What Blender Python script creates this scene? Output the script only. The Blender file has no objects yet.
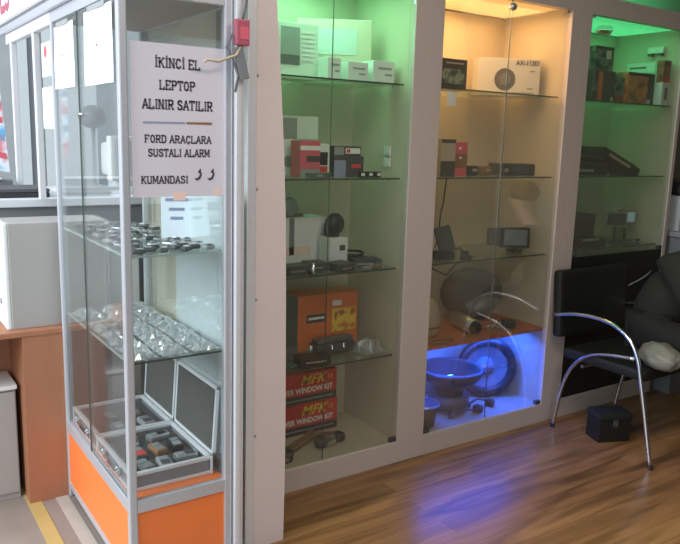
import bpy, bmesh, math, random
from mathutils import Vector, Matrix, Euler

random.seed(7)
S = bpy.context.scene
COL = S.collection
PI = math.pi

# ------------------------------------------------------------------ camera
cam = bpy.data.cameras.new('camera')
cam.sensor_fit = 'HORIZONTAL'
cam.sensor_width = 36.0
cam.lens = 731.55 / 680 * 36.0
cam.clip_start = 0.02
cam_ob = bpy.data.objects.new('camera', cam)
COL.objects.link(cam_ob)
_R = Vector((0.82994, -0.55711014, 0.02877304))
_D = Vector((-0.07753692, -0.16627885, -0.98302562))
_F = Vector((0.55243789, 0.81362131, -0.18119807))
cm = Matrix.Identity(4)
for i in range(3):
    cm[i][0] = _R[i]; cm[i][1] = -_D[i]; cm[i][2] = -_F[i]
cm[0][3], cm[1][3], cm[2][3] = 0.0, 0.0, 1.5
cam_ob.matrix_world = cm
S.camera = cam_ob

# ------------------------------------------------------------------ world and exposure
W = bpy.data.worlds.new('overcast_sky')
S.world = W
W.use_nodes = True
bg = W.node_tree.nodes['Background']
bg.inputs[0].default_value = (0.80, 0.90, 1.0, 1)
bg.inputs[1].default_value = 1.25
S.view_settings.view_transform = 'Standard'
S.view_settings.look = 'None'
S.view_settings.exposure = 0.0
S.view_settings.gamma = 1.0
S.view_settings.use_curve_mapping = False
S.cycles.transparent_max_bounces = 40
S.cycles.max_bounces = 10
S.cycles.sample_clamp_indirect = 4.0


def area(name, loc, size, energy, color, rot=(0, 0, 0), size_y=None):
    l = bpy.data.lights.new(name, 'AREA')
    l.energy = energy; l.color = color
    l.size = size
    if size_y:
        l.shape = 'RECTANGLE'; l.size_y = size_y
    o = bpy.data.objects.new(name, l); COL.objects.link(o)
    o.location = loc; o.rotation_euler = rot
    return o


def point(name, loc, energy, color, r=0.03):
    l = bpy.data.lights.new(name, 'POINT')
    l.energy = energy; l.color = color; l.shadow_soft_size = r
    o = bpy.data.objects.new(name, l); COL.objects.link(o)
    o.location = loc
    return o


# daylight of the open street front, coming in from the left, and an added unseen warm fill that lifts floor and posts
area('street_daylight', (-3.2, 2.4, 3.0), 3.0, 330, (0.86, 0.93, 1.0), (0, math.radians(-66), 0))
area('shop_warm_fill', (1.6, 0.7, 2.84), 1.0, 22, (1.0, 0.84, 0.70), (0, 0, 0), 0.4)


# ------------------------------------------------------------------ materials
def new_mat(name):
    m = bpy.data.materials.new(name); m.use_nodes = True
    nt = m.node_tree
    for n in list(nt.nodes):
        nt.nodes.remove(n)
    out = nt.nodes.new('ShaderNodeOutputMaterial')
    return m, nt, out


def mat(name, c, rough=0.5, metal=0.0, var=0.06, scale=14.0, emit=None, estr=0.0, bump=0.0, trans=0.0):
    m, nt, out = new_mat(name)
    b = nt.nodes.new('ShaderNodeBsdfPrincipled')
    tc = nt.nodes.new('ShaderNodeTexCoord')
    nz = nt.nodes.new('ShaderNodeTexNoise'); nz.inputs['Scale'].default_value = scale
    nz.inputs['Detail'].default_value = 3.0
    mx = nt.nodes.new('ShaderNodeMix'); mx.data_type = 'RGBA'
    lo = tuple(max(0, v * (1 - var)) for v in c) + (1,)
    hi = tuple(min(1, v * (1 + var)) for v in c) + (1,)
    mx.inputs[6].default_value = lo; mx.inputs[7].default_value = hi
    nt.links.new(tc.outputs['Object'], nz.inputs['Vector'])
    nt.links.new(nz.outputs[0], mx.inputs[0])
    nt.links.new(mx.outputs[2], b.inputs['Base Color'])
    b.inputs['Roughness'].default_value = rough
    b.inputs['Metallic'].default_value = metal
    if trans:
        b.inputs['Transmission Weight'].default_value = trans
    if emit:
        b.inputs['Emission Color'].default_value = (*emit, 1)
        b.inputs['Emission Strength'].default_value = estr
    if bump:
        bp = nt.nodes.new('ShaderNodeBump'); bp.inputs['Strength'].default_value = bump
        bp.inputs['Distance'].default_value = 0.01
        nt.links.new(nz.outputs[0], bp.inputs['Height'])
        nt.links.new(bp.outputs[0], b.inputs['Normal'])
    nt.links.new(b.outputs[0], out.inputs[0])
    return m


def glass(name, tint=(0.93, 0.97, 0.94), haze=0.03, gloss=0.5, hazecol=(0.8, 0.8, 0.78), rough=0.03):
    m, nt, out = new_mat(name)
    t = nt.nodes.new('ShaderNodeBsdfTransparent'); t.inputs[0].default_value = (*tint, 1)
    g = nt.nodes.new('ShaderNodeBsdfGlossy'); g.inputs['Roughness'].default_value = rough
    g.inputs[0].default_value = (1, 1, 1, 1)
    fr = nt.nodes.new('ShaderNodeFresnel'); fr.inputs[0].default_value = 1.45
    ml = nt.nodes.new('ShaderNodeMath'); ml.operation = 'MULTIPLY'; ml.inputs[1].default_value = gloss
    nt.links.new(fr.outputs[0], ml.inputs[0])
    a = nt.nodes.new('ShaderNodeMixShader')
    nt.links.new(ml.outputs[0], a.inputs[0]); nt.links.new(t.outputs[0], a.inputs[1]); nt.links.new(g.outputs[0], a.inputs[2])
    d = nt.nodes.new('ShaderNodeBsdfDiffuse'); d.inputs[0].default_value = (*hazecol, 1)  # pale diffuse share paints a milky haze onto the surface
    tc = nt.nodes.new('ShaderNodeTexCoord')
    nz = nt.nodes.new('ShaderNodeTexNoise'); nz.inputs['Scale'].default_value = 3.0
    mr = nt.nodes.new('ShaderNodeMapRange')
    mr.inputs[3].default_value = haze * 0.7; mr.inputs[4].default_value = haze * 1.3
    nt.links.new(tc.outputs['Object'], nz.inputs['Vector']); nt.links.new(nz.outputs[0], mr.inputs[0])
    s = nt.nodes.new('ShaderNodeMixShader')
    nt.links.new(mr.outputs[0], s.inputs[0]); nt.links.new(a.outputs[0], s.inputs[1]); nt.links.new(d.outputs[0], s.inputs[2])
    nt.links.new(s.outputs[0], out.inputs[0])
    return m


def plank_mat():
    m, nt, out = new_mat('laminate_planks')
    b = nt.nodes.new('ShaderNodeBsdfPrincipled')
    tc = nt.nodes.new('ShaderNodeTexCoord')
    br = nt.nodes.new('ShaderNodeTexBrick')
    br.inputs['Scale'].default_value = 1.0
    br.inputs['Brick Width'].default_value = 1.15; br.inputs['Row Height'].default_value = 0.095
    br.inputs['Mortar Size'].default_value = 0.0012
    br.inputs['Color1'].default_value = (0.39, 0.205, 0.08, 1)
    br.inputs['Color2'].default_value = (0.27, 0.135, 0.052, 1)
    br.inputs['Mortar'].default_value = (0.12, 0.06, 0.03, 1)
    br.offset = 0.37
    mp = nt.nodes.new('ShaderNodeMapping'); mp.inputs['Scale'].default_value = (0.9, 9, 1)
    nz = nt.nodes.new('ShaderNodeTexNoise'); nz.inputs['Scale'].default_value = 1.6; nz.inputs['Detail'].default_value = 5
    nz.inputs['Distortion'].default_value = 0.8
    nt.links.new(tc.outputs['Object'], br.inputs['Vector'])
    nt.links.new(tc.outputs['Object'], mp.inputs[0]); nt.links.new(mp.outputs[0], nz.inputs['Vector'])
    rp = nt.nodes.new('ShaderNodeValToRGB')
    rp.color_ramp.elements[0].position = 0.36; rp.color_ramp.elements[0].color = (0.52, 0.49, 0.46, 1)
    rp.color_ramp.elements[1].position = 0.62; rp.color_ramp.elements[1].color = (1.15, 1.1, 1.05, 1)
    nt.links.new(nz.outputs[0], rp.inputs[0])
    mx = nt.nodes.new('ShaderNodeMix'); mx.data_type = 'RGBA'; mx.blend_type = 'MULTIPLY'
    mx.inputs[0].default_value = 1.0
    nt.links.new(br.outputs[0], mx.inputs[6]); nt.links.new(rp.outputs[0], mx.inputs[7])
    nt.links.new(mx.outputs[2], b.inputs['Base Color'])
    b.inputs['Roughness'].default_value = 0.30
    nt.links.new(b.outputs[0], out.inputs[0])
    return m


def wood_mat(name, c1, c2, scale=(3, 3, 22)):
    m, nt, out = new_mat(name)
    b = nt.nodes.new('ShaderNodeBsdfPrincipled')
    tc = nt.nodes.new('ShaderNodeTexCoord')
    mp = nt.nodes.new('ShaderNodeMapping'); mp.inputs['Scale'].default_value = scale
    nz = nt.nodes.new('ShaderNodeTexNoise'); nz.inputs['Scale'].default_value = 2.0; nz.inputs['Detail'].default_value = 5
    mx = nt.nodes.new('ShaderNodeMix'); mx.data_type = 'RGBA'
    mx.inputs[6].default_value = (*c1, 1); mx.inputs[7].default_value = (*c2, 1)
    nt.links.new(tc.outputs['Object'], mp.inputs[0]); nt.links.new(mp.outputs[0], nz.inputs['Vector'])
    nt.links.new(nz.outputs[0], mx.inputs[0]); nt.links.new(mx.outputs[2], b.inputs['Base Color'])
    b.inputs['Roughness'].default_value = 0.5
    nt.links.new(b.outputs[0], out.inputs[0])
    return m


def picture_mat(name, cols, scale=9.0):
    """printed carton art: blotches of several inks"""
    m, nt, out = new_mat(name)
    b = nt.nodes.new('ShaderNodeBsdfPrincipled'); b.inputs['Roughness'].default_value = 0.4
    tc = nt.nodes.new('ShaderNodeTexCoord')
    nz = nt.nodes.new('ShaderNodeTexNoise'); nz.inputs['Scale'].default_value = scale; nz.inputs['Detail'].default_value = 2
    rp = nt.nodes.new('ShaderNodeValToRGB'); rp.color_ramp.interpolation = 'EASE'
    n = len(cols)
    for i, c in enumerate(cols):
        p = 0.34 + 0.32 * i / (n - 1)
        e = rp.color_ramp.elements[i] if i < 2 else rp.color_ramp.elements.new(p)
        e.position = p; e.color = (*c, 1)
    nt.links.new(tc.outputs['Object'], nz.inputs['Vector']); nt.links.new(nz.outputs[0], rp.inputs[0])
    nt.links.new(rp.outputs[0], b.inputs['Base Color']); nt.links.new(b.outputs[0], out.inputs[0])
    return m


M = dict(
    planks=plank_mat(),
    tile=mat('street_tile', (0.27, 0.225, 0.19), 0.6, var=0.25, scale=6),
    yellow=mat('yellow_floor_paint', (0.50, 0.36, 0.13), 0.6, var=0.15),
    palestrip=mat('pale_floor_strip', (0.45, 0.40, 0.34), 0.6, var=0.12),
    wallpaint=mat('shop_wall_paint', (0.20, 0.18, 0.14), 0.8),
    ceilpaint=mat('shop_ceiling_paint', (0.34, 0.31, 0.26), 0.85),
    farwall=mat('grey_far_wall', (0.36, 0.38, 0.38), 0.8, var=0.1),
    greylight=mat('pale_grey_panel', (0.55, 0.58, 0.58), 0.6),
    greydark=mat('dark_grey_panel', (0.20, 0.21, 0.22), 0.6),
    cream=mat('cream_melamine', (0.60, 0.53, 0.41), 0.45, var=0.03, scale=5),
    stile=mat('off_white_melamine', (0.58, 0.49, 0.43), 0.4, var=0.04, scale=4),
    post=mat('off_white_post_paint', (0.74, 0.62, 0.575), 0.5, var=0.05, scale=6),
    alu=mat('brushed_aluminium', (0.62, 0.63, 0.67), 0.38, 0.55, var=0.04, scale=40),
    alupale=mat('pale_anodised_aluminium', (0.78, 0.78, 0.80), 0.4, 0.3, var=0.03, scale=40),
    orange=mat('orange_melamine', (0.86, 0.20, 0.045), 0.45, var=0.04),
    orangeshelf=mat('orange_brown_shelf', (0.55, 0.17, 0.07), 0.45, var=0.06),
    whitepanel=mat('white_panel', (0.66, 0.68, 0.70), 0.5, var=0.02),
    topboard=wood_mat('brownish_top_board', (0.36, 0.27, 0.22), (0.42, 0.32, 0.27)),
    deskwood=wood_mat('brown_desk_wood', (0.33, 0.13, 0.065), (0.42, 0.18, 0.09), (8, 8, 1.5)),
    paper=mat('white_paper', (0.66, 0.62, 0.67), 0.8, var=0.02),
    paperblue=mat('bluish_white_paper', (0.82, 0.86, 0.92), 0.8, var=0.02),
    ink=mat('dark_grey_ink', (0.13, 0.12, 0.14), 0.8),
    inkpale=mat('faint_grey_ink', (0.70, 0.71, 0.76), 0.8),
    inkred=mat('red_ink', (0.75, 0.10, 0.12), 0.7),
    inkblue=mat('blue_ink', (0.28, 0.30, 0.42), 0.8),
    inkbrown=mat('brown_tape', (0.62, 0.45, 0.36), 0.5),
    peach=mat('peach_tape', (0.85, 0.62, 0.52), 0.5),
    pcwhite=mat('off_white_pc_casing', (0.37, 0.35, 0.325), 0.5, var=0.03, scale=5),
    black=mat('black_plastic', (0.025, 0.025, 0.025), 0.4),
    charcoal=mat('charcoal_plastic', (0.07, 0.07, 0.072), 0.5),
    darkgrey=mat('dark_grey_plastic', (0.13, 0.13, 0.135), 0.5),
    midgrey=mat('mid_grey_plastic', (0.30, 0.31, 0.31), 0.45),
    leather=mat('black_leatherette', (0.011, 0.011, 0.008), 0.55, bump=0.15, scale=60),
    chrome=mat('chrome', (0.72, 0.73, 0.76), 0.16, 1.0, var=0.02),
    silver=mat('silver_metal', (0.62, 0.63, 0.63), 0.3, 0.8, var=0.05),
    white=mat('white_card', (0.74, 0.74, 0.72), 0.6, var=0.03),
    screen=mat('grey_lcd_screen', (0.25, 0.29, 0.30), 0.25),
    screenblue=mat('pale_blue_lcd_screen', (0.45, 0.58, 0.68), 0.3, emit=(0.5, 0.7, 0.85), estr=0.15),
    screendark=mat('dark_lcd_screen', (0.09, 0.10, 0.095), 0.25),
    red=mat('red_card', (0.66, 0.06, 0.05), 0.5),
    pink=mat('pinkish_red_card', (0.68, 0.12, 0.16), 0.5),
    redplastic=mat('red_plastic', (0.42, 0.10, 0.14), 0.4),
    yellowink=mat('yellow_ink', (0.92, 0.62, 0.06), 0.6),
    whiteink=mat('white_ink', (0.85, 0.83, 0.80), 0.6),
    orangecard=mat('orange_card', (0.78, 0.20, 0.06), 0.5, var=0.05),
    beige=mat('beige_card', (0.50, 0.42, 0.30), 0.6),
    brown=mat('brown_leather', (0.26, 0.13, 0.06), 0.6),
    copper=mat('dusty_copper_cable', (0.25, 0.15, 0.10), 0.6),
    greenpcb=mat('green_circuit_board', (0.07, 0.14, 0.09), 0.5),
    orangeart=picture_mat('orange_box_picture', [(0.55, 0.22, 0.04), (0.85, 0.50, 0.06), (0.9, 0.62, 0.1), (0.5, 0.12, 0.03)], 16),
    gameart=picture_mat('colourful_box_art', [(0.05, 0.10, 0.07), (0.50, 0.13, 0.05), (0.75, 0.28, 0.08), (0.20, 0.35, 0.22)], 14),
    darkart=picture_mat('dark_box_art', [(0.02, 0.03, 0.03), (0.05, 0.10, 0.09), (0.20, 0.28, 0.26), (0.03, 0.03, 0.03)], 18),
    brownart=picture_mat('brown_box_art', [(0.10, 0.03, 0.02), (0.35, 0.10, 0.06), (0.12, 0.05, 0.04)], 14),
    banner=picture_mat('colour_banner', [(0.15, 0.45, 0.75), (0.8, 0.86, 0.92), (0.75, 0.25, 0.28), (0.2, 0.5, 0.8)], 7),
    skin=mat('skin', (0.50, 0.30, 0.21), 0.55),
    jacket=mat('dark_jacket_cloth', (0.016, 0.016, 0.011), 0.9, var=0.2, scale=30),
    trousers=mat('dark_trouser_cloth', (0.012, 0.012, 0.010), 0.9, var=0.2, scale=30),
    hair=mat('dark_hair', (0.02, 0.015, 0.012), 0.7),
    bagpaper=mat('crumpled_white_plastic', (0.22, 0.215, 0.18), 0.5, var=0.1, scale=20, bump=0.4),
    foam=mat('dark_egg_foam', (0.075, 0.075, 0.07), 0.9, var=0.5, scale=90, bump=0.6),
    greenpanel=mat('pale_panel', (0.66, 0.70, 0.64), 0.5, var=0.02),
    signwhite=mat('backlit_white_sign', (0.85, 0.85, 0.87), 0.4, emit=(0.95, 0.97, 1.0), estr=0.35),
    diffgreen=mat('green_lit_diffuser', (0.4, 0.8, 0.55), 0.5, emit=(0.08, 0.75, 0.28), estr=0.85),
    diffwarm=mat('warm_lit_diffuser', (0.8, 0.65, 0.45), 0.5, emit=(0.95, 0.52, 0.16), estr=0.7),
    lampwarm=mat('warm_lamp_glass', (1, 0.85, 0.6), 0.4, emit=(1.0, 0.72, 0.35), estr=9),
    lampgreen=mat('green_tube_glass', (0.4, 1, 0.6), 0.4, emit=(0.10, 1.0, 0.38), estr=3),
    lampblue=mat('blue_tube_glass', (0.3, 0.4, 1), 0.4, emit=(0.05, 0.16, 1.0), estr=6),
    glass_cab=glass('cabinet_door_glass', (0.955, 0.965, 0.94), 0.025, 0.3, (0.7, 0.68, 0.6)),
    glass_low_haze=glass('low_haze_cabinet_door_glass', (0.93, 0.95, 0.90), 0.008, 0.25, (0.7, 0.68, 0.6)),  # same door glass with less painted haze
    glass_case=glass('vitrine_glass', (0.95, 0.97, 0.965), 0.015, 0.45, (0.78, 0.80, 0.82)),
    shelfglass=glass('green_edged_shelf_glass', (0.90, 0.96, 0.92), 0.04, 0.5, (0.6, 0.64, 0.6)),
    glassedge=mat('dark_green_glass_edge', (0.05, 0.075, 0.06), 0.25),
    shelfedgepale=mat('pale_green_glass_edge', (0.42, 0.50, 0.47), 0.25),
    clearbag=glass('clear_plastic_bag', (0.80, 0.82, 0.82), 0.26, 7.0, (0.62, 0.64, 0.65), 0.10),
)


# ------------------------------------------------------------------ mesh builder
class MB:
    def __init__(self):
        self.bm = bmesh.new()

    def box(self, x0, x1, y0, y1, z0, z1, bev=0.0, mtx=None):
        r = bmesh.ops.create_cube(self.bm, size=1.0)
        vs = r['verts']
        for v in vs:
            v.co = Vector(((x0 + x1) / 2 + v.co.x * (x1 - x0), (y0 + y1) / 2 + v.co.y * (y1 - y0), (z0 + z1) / 2 + v.co.z * (z1 - z0)))
        if bev > 0:
            es = list({e for v in vs for e in v.link_edges})
            rb = bmesh.ops.bevel(self.bm, geom=es, offset=bev, segments=2, affect='EDGES', profile=0.6)
            vs = list({v for f in rb['faces'] for v in f.verts} | {v for v in vs if v.is_valid})
        if mtx is not None:
            bmesh.ops.transform(self.bm, matrix=mtx, verts=[v for v in vs if v.is_valid])
        return self

    def tube(self, pts, r, n=10, caps=True):
        pts = [Vector(p) for p in pts]
        rings = []
        up = Vector((0, 0, 1))
        d0 = (pts[1] - pts[0]).normalized()
        nrm = d0.cross(up)
        if nrm.length < 1e-3:
            nrm = d0.cross(Vector((1, 0, 0)))
        nrm.normalize()
        for i, p in enumerate(pts):
            if i == 0: d = pts[1] - pts[0]
            elif i == len(pts) - 1: d = pts[-1] - pts[-2]
            else: d = (pts[i + 1] - pts[i]).normalized() + (pts[i] - pts[i - 1]).normalized()
            d = d.normalized()
            nrm = (nrm - d * nrm.dot(d)).normalized()
            b = d.cross(nrm)
            rr = r[i] if isinstance(r, (list, tuple)) else r
            rings.append([self.bm.verts.new(p + (nrm * math.cos(2 * PI * k / n) + b * math.sin(2 * PI * k / n)) * rr) for k in range(n)])
        for a, b2 in zip(rings, rings[1:]):
            for k in range(n):
                self.bm.faces.new((a[k], a[(k + 1) % n], b2[(k + 1) % n], b2[k]))
        if caps:
            self.bm.faces.new(rings[0][::-1]); self.bm.faces.new(rings[-1])
        return self

    def cyl(self, p, q, r, n=20):
        return self.tube([p, q], r, n)

    def lathe(self, prof, n=32, mtx=None):
        """prof: (radius, height) along +Z"""
        vs = []
        rings = []
        for (r, z) in prof:
            if r < 1e-5:
                v = self.bm.verts.new((0, 0, z)); rings.append([v]); vs.append(v)
            else:
                ring = [self.bm.verts.new((r * math.cos(2 * PI * k / n), r * math.sin(2 * PI * k / n), z)) for k in range(n)]
                rings.append(ring); vs += ring
        for a, b in zip(rings, rings[1:]):
            for k in range(n):
                k2 = (k + 1) % n
                if len(a) == 1 and len(b) == 1: continue
                if len(a) == 1: self.bm.faces.new((a[0], b[k], b[k2]))
                elif len(b) == 1: self.bm.faces.new((a[k], a[k2], b[0]))
                else: self.bm.faces.new((a[k], a[k2], b[k2], b[k]))
        if mtx is not None:
            bmesh.ops.transform(self.bm, matrix=mtx, verts=vs)
        return self

    def ball(self, c, rx, ry, rz, seg=20, jitter=0.0):
        r = bmesh.ops.create_uvsphere(self.bm, u_segments=seg, v_segments=max(6, seg // 2), radius=1.0)
        for v in r['verts']:
            j = 1 + random.uniform(-jitter, jitter)
            v.co = Vector((c[0] + v.co.x * rx * j, c[1] + v.co.y * ry * j, c[2] + v.co.z * rz * j))
        return self

    def prism(self, poly, y0, y1):
        """polygon in xz extruded along y"""
        a = [self.bm.verts.new((p[0], y0, p[1])) for p in poly]
        b = [self.bm.verts.new((p[0], y1, p[1])) for p in poly]
        n = len(poly)
        self.bm.faces.new(a); self.bm.faces.new(b[::-1])
        for k in range(n):
            self.bm.faces.new((a[k], b[k], b[(k + 1) % n], a[(k + 1) % n]))
        return self

    def build(self, name, m, parent=None, loc=None, rot=None, smooth=False):
        bmesh.ops.recalc_face_normals(self.bm, faces=self.bm.faces)
        me = bpy.data.meshes.new(name); self.bm.to_mesh(me); self.bm.free()
        me.materials.append(M[m] if isinstance(m, str) else m)
        if smooth:
            me.polygons.foreach_set('use_smooth', [True] * len(me.polygons))
        o = bpy.data.objects.new(name, me); COL.objects.link(o)
        if parent: o.parent = parent
        if loc: o.location = loc
        if rot: o.rotation_euler = rot
        return o


def tag(o, label, cat, group=None):
    o['label'] = label; o['category'] = cat
    if group: o['group'] = group
    return o


def thing(name, label, cat, loc=(0, 0, 0), rz=0.0, group=None):
    o = bpy.data.objects.new(name, None); COL.objects.link(o)
    o.empty_display_size = 0.05
    o.location = loc; o.rotation_euler = (0, 0, rz)
    return tag(o, label, cat, group)


def struct(o):
    o['kind'] = 'structure'
    return o


def box(name, m, b, parent=None, bev=0.0, **k):
    return MB().box(*b, bev=bev).build(name, m, parent, **k)


def copy_thing(src, loc, rot, label=None):
    c = src.copy(); COL.objects.link(c)
    c.location = loc; c.rotation_euler = rot
    if label: c['label'] = label
    for ch in src.children:
        d = ch.copy(); COL.objects.link(d); d.parent = c
    return c


def text(body, size, m, parent, loc, rot=(PI / 2, 0, 0), name='lettering', sx=1.0, bold=0.0, shear=0.0, ext=0.0004, align='CENTER'):
    cu = bpy.data.curves.new('text', 'FONT')
    cu.body = body; cu.size = size; cu.align_x = align; cu.align_y = 'CENTER'
    cu.offset = bold; cu.extrude = ext; cu.shear = shear; cu.resolution_u = 3
    t = bpy.data.objects.new('text', cu); COL.objects.link(t)
    dg = bpy.context.evaluated_depsgraph_get()
    me = bpy.data.meshes.new_from_object(t.evaluated_get(dg))
    bpy.data.objects.remove(t); bpy.data.curves.remove(cu)
    me.materials.clear(); me.materials.append(M[m])
    for v in me.vertices: v.co.x *= sx
    o = bpy.data.objects.new(name, me); COL.objects.link(o)
    o.parent = parent; o.location = loc; o.rotation_euler = rot
    return o


# slab-serif capitals for the shop notices: strokes on a 4 x 6 grid, heavy stems get serif bars
GL = {
    'I': ([[(1, 0), (1, 6)]], 2, [(1, 0), (1, 6)]),
    'L': ([[(.6, 6), (.6, 0), (3.4, 0), (3.4, 1.4)]], 4, [(.6, 6), (.6, 0)]),
    'E': ([[(3.4, 4.9), (3.4, 6), (.6, 6), (.6, 0), (3.4, 0), (3.4, 1.2)], [(.6, 3.1), (2.6, 3.1)]], 4, [(.6, 6), (.6, 0)]),
    'F': ([[(3.4, 4.9), (3.4, 6), (.6, 6), (.6, 0)], [(.6, 3.1), (2.6, 3.1)]], 4, [(.6, 6), (.6, 0)]),
    'K': ([[(.6, 0), (.6, 6)], [(3.5, 6), (.6, 2.8)], [(1.6, 3.6), (3.6, 0)]], 4.2, [(.6, 0), (.6, 6), (3.5, 6), (3.6, 0)]),
    'N': ([[(.6, 0), (.6, 6), (3.5, 0), (3.5, 6)]], 4.2, [(.6, 0), (.5, 6), (3.5, 6)]),
    'M': ([[(.5, 0), (.6, 6), (2.3, 1.5), (4.1, 6), (4.2, 0)]], 4.8, [(.5, 0), (.5, 6), (4.2, 6), (4.2, 0)]),
    'C': ([[(3.5, 4.6), (3, 5.7), (2, 6), (1, 5.4), (.5, 3), (1, .6), (2, 0), (3, .3), (3.6, 1.4)]], 4.1, []),
    'O': ([[(2.1, 6), (1, 5.4), (.5, 3), (1, .6), (2.1, 0), (3.2, .6), (3.7, 3), (3.2, 5.4), (2.1, 6)]], 4.3, []),
    'P': ([[(.6, 0), (.6, 6), (2.6, 6), (3.4, 5.4), (3.4, 3.7), (2.6, 3), (.6, 3)]], 4, [(.6, 0), (.5, 6)]),
    'R': ([[(.6, 0), (.6, 6), (2.6, 6), (3.4, 5.4), (3.4, 3.7), (2.6, 3), (.6, 3)], [(2, 3), (3.6, 0)]], 4.2, [(.6, 0), (.5, 6), (3.6, 0)]),
    'T': ([[(2, 0), (2, 6)], [(.3, 4.9), (.3, 6), (3.7, 6), (3.7, 4.9)]], 4, [(2, 0)]),
    'A': ([[(.3, 0), (2.1, 6), (3.9, 0)], [(1, 2), (3.2, 2)]], 4.2, [(.4, 0), (3.8, 0)]),
    'S': ([[(3.3, 4.7), (2.9, 5.8), (1.7, 6), (.7, 5.4), (.7, 4), (1.6, 3.3), (2.7, 2.8), (3.5, 2), (3.3, .6), (2.2, 0), (1, .2), (.5, 1.4)]], 4, []),
    'D': ([[(.6, 0), (.6, 6), (2.4, 6), (3.5, 5), (3.7, 3), (3.5, 1), (2.4, 0), (.6, 0)]], 4.2, [(.5, 0), (.5, 6)]),
    'U': ([[(.6, 6), (.6, 1.4), (1.2, .2), (2.1, 0), (3, .2), (3.6, 1.4), (3.6, 6)]], 4.3, [(.6, 6), (3.6, 6)]),
}
GL['İ'] = (GL['I'][0], 2, GL['I'][2]); GL['Ç'] = GL['C']


def slab_line(mb, s, x_mid, z, h, wmax=None):
    u = h / 6.0
    adv = [2.2 if c == ' ' else GL[c][1] + 0.55 for c in s]
    tw = sum(adv) * u
    sx = 1.0 if not wmax else wmax / tw
    x = x_mid - tw * sx / 2
    t = 0.64 * u

    def seg(a, b, th):
        ax, az, bx, bz = a[0], a[1], b[0], b[1]
        dx, dz = bx - ax, bz - az
        L = math.hypot(dx, dz)
        if L < 1e-6: return
        dx, dz = dx / L * th * 0.6, dz / L * th * 0.6
        nx, nz = -dz / 0.6, dx / 0.6
        p = [(ax - dx + nx, az - dz + nz), (bx + dx + nx, bz + dz + nz), (bx + dx - nx, bz + dz - nz), (ax - dx - nx, az - dz - nz)]
        mb.prism(p, -0.0006, 0.0)
    for c, a in zip(s, adv):
        if c != ' ':
            strokes, w, ser = GL[c]
            P = lambda p: (x + p[0] * u * sx, z - h / 2 + p[1] * u)
            for st in strokes:
                for p, q in zip(st, st[1:]):
                    seg(P(p), P(q), t)
            for p in ser:
                q = P(p)
                seg((q[0] - 0.7 * u * sx, q[1]), (q[0] + 0.7 * u * sx, q[1]), t * 0.6)
            if c == 'İ':
                seg(P((1, 7.1)), P((1, 7.5)), t)
            if c == 'Ç':
                seg(P((2.1, -0.6)), P((2.0, -1.2)), t * 0.8)
        x += a * u * sx
    return mb


# ================================================================== SETTING
struct(box('floor', 'planks', (1.12, 6.0, -3.5, 3.05, -0.04, 0)))
struct(box('floor_street', 'tile', (-6.0, 1.12, -3.5, 7.0, -0.05, -0.001)))
struct(box('trim_1', 'yellow', (0.515, 0.568, 0.5, 3.4, -0.001, 0.001)))
struct(box('trim_2', 'palestrip', (0.622, 0.672, 0.5, 3.4, -0.001, 0.001)))
struct(box('wall_back', 'wallpaint', (1.06, 6.0, 2.99, 3.06, 0, 2.9)))
struct(box('wall_light_blocker', 'wallpaint', (1.08, 1.14, -3.5, -0.70, 0, 2.9)))  # unseen wall added to cut the daylight reaching the right side
struct(box('wall_right', 'wallpaint', (5.6, 5.7, -3.5, 3.0, 0, 2.9)))
struct(box('wall_rear', 'wallpaint', (1.12, 5.7, -3.5, -3.4, 0, 2.9)))
struct(box('ceiling', 'ceilpaint', (1.12, 5.7, -3.5, 3.06, 2.9, 2.98)))
struct(box('wall_far', 'farwall', (-6.0, 4.5, 6.6, 6.7, 0, 3.2)))
struct(box('wall_partition', 'cream', (1.06, 1.20, 2.64, 2.985, 0, 2.9)))

# shop entrance: bowed off-white post with its screws and a pale aluminium profile
po = MB()
rows = [(0.0, 1.270), (0.28, 1.273), (0.554, 1.271), (0.927, 1.266), (1.195, 1.261), (1.452, 1.249), (1.698, 1.233), (1.933, 1.215), (2.9, 1.20)]
poly = [(1.142, 0)] + [(b, z) for z, b in rows] + [(1.142, 2.9)]
po.prism(poly, 2.20, 2.245)
dp = thing('door_post', 'off-white full-height entrance post with screws down its left edge', 'post', (0, 0, 0))
po.build('post_board', 'post', dp)
box('edge_profile', 'alupale', (1.108, 1.1415, 2.195, 2.235, 0, 2.9), dp, 0.003)
for z in (0.44, 0.94, 1.32, 1.69, 2.1):
    MB().lathe([(0, 0.004), (0.005, 0.003), (0.006, 0)], 10, Matrix.Translation((1.146, 2.2005, z)) @ Matrix.Rotation(PI / 2, 4, 'X')).build('screw', 'midgrey', dp)
sp = tag(MB().box(1.038, 1.058, 2.135, 2.175, 0, 2.9, 0.003).box(1.058, 1.071, 2.142, 2.170, 0, 2.9, 0.002).build('door_rail', 'alupale'),
         'narrow pale aluminium upright between the glass vitrine and the off-white post', 'door frame')


# ================================================================== BUILT-IN DISPLAY CABINETS
SH = (0.527, 0.930, 1.331, 1.732)
YF, YB = 2.51, 2.97
ZT = 2.15


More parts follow.
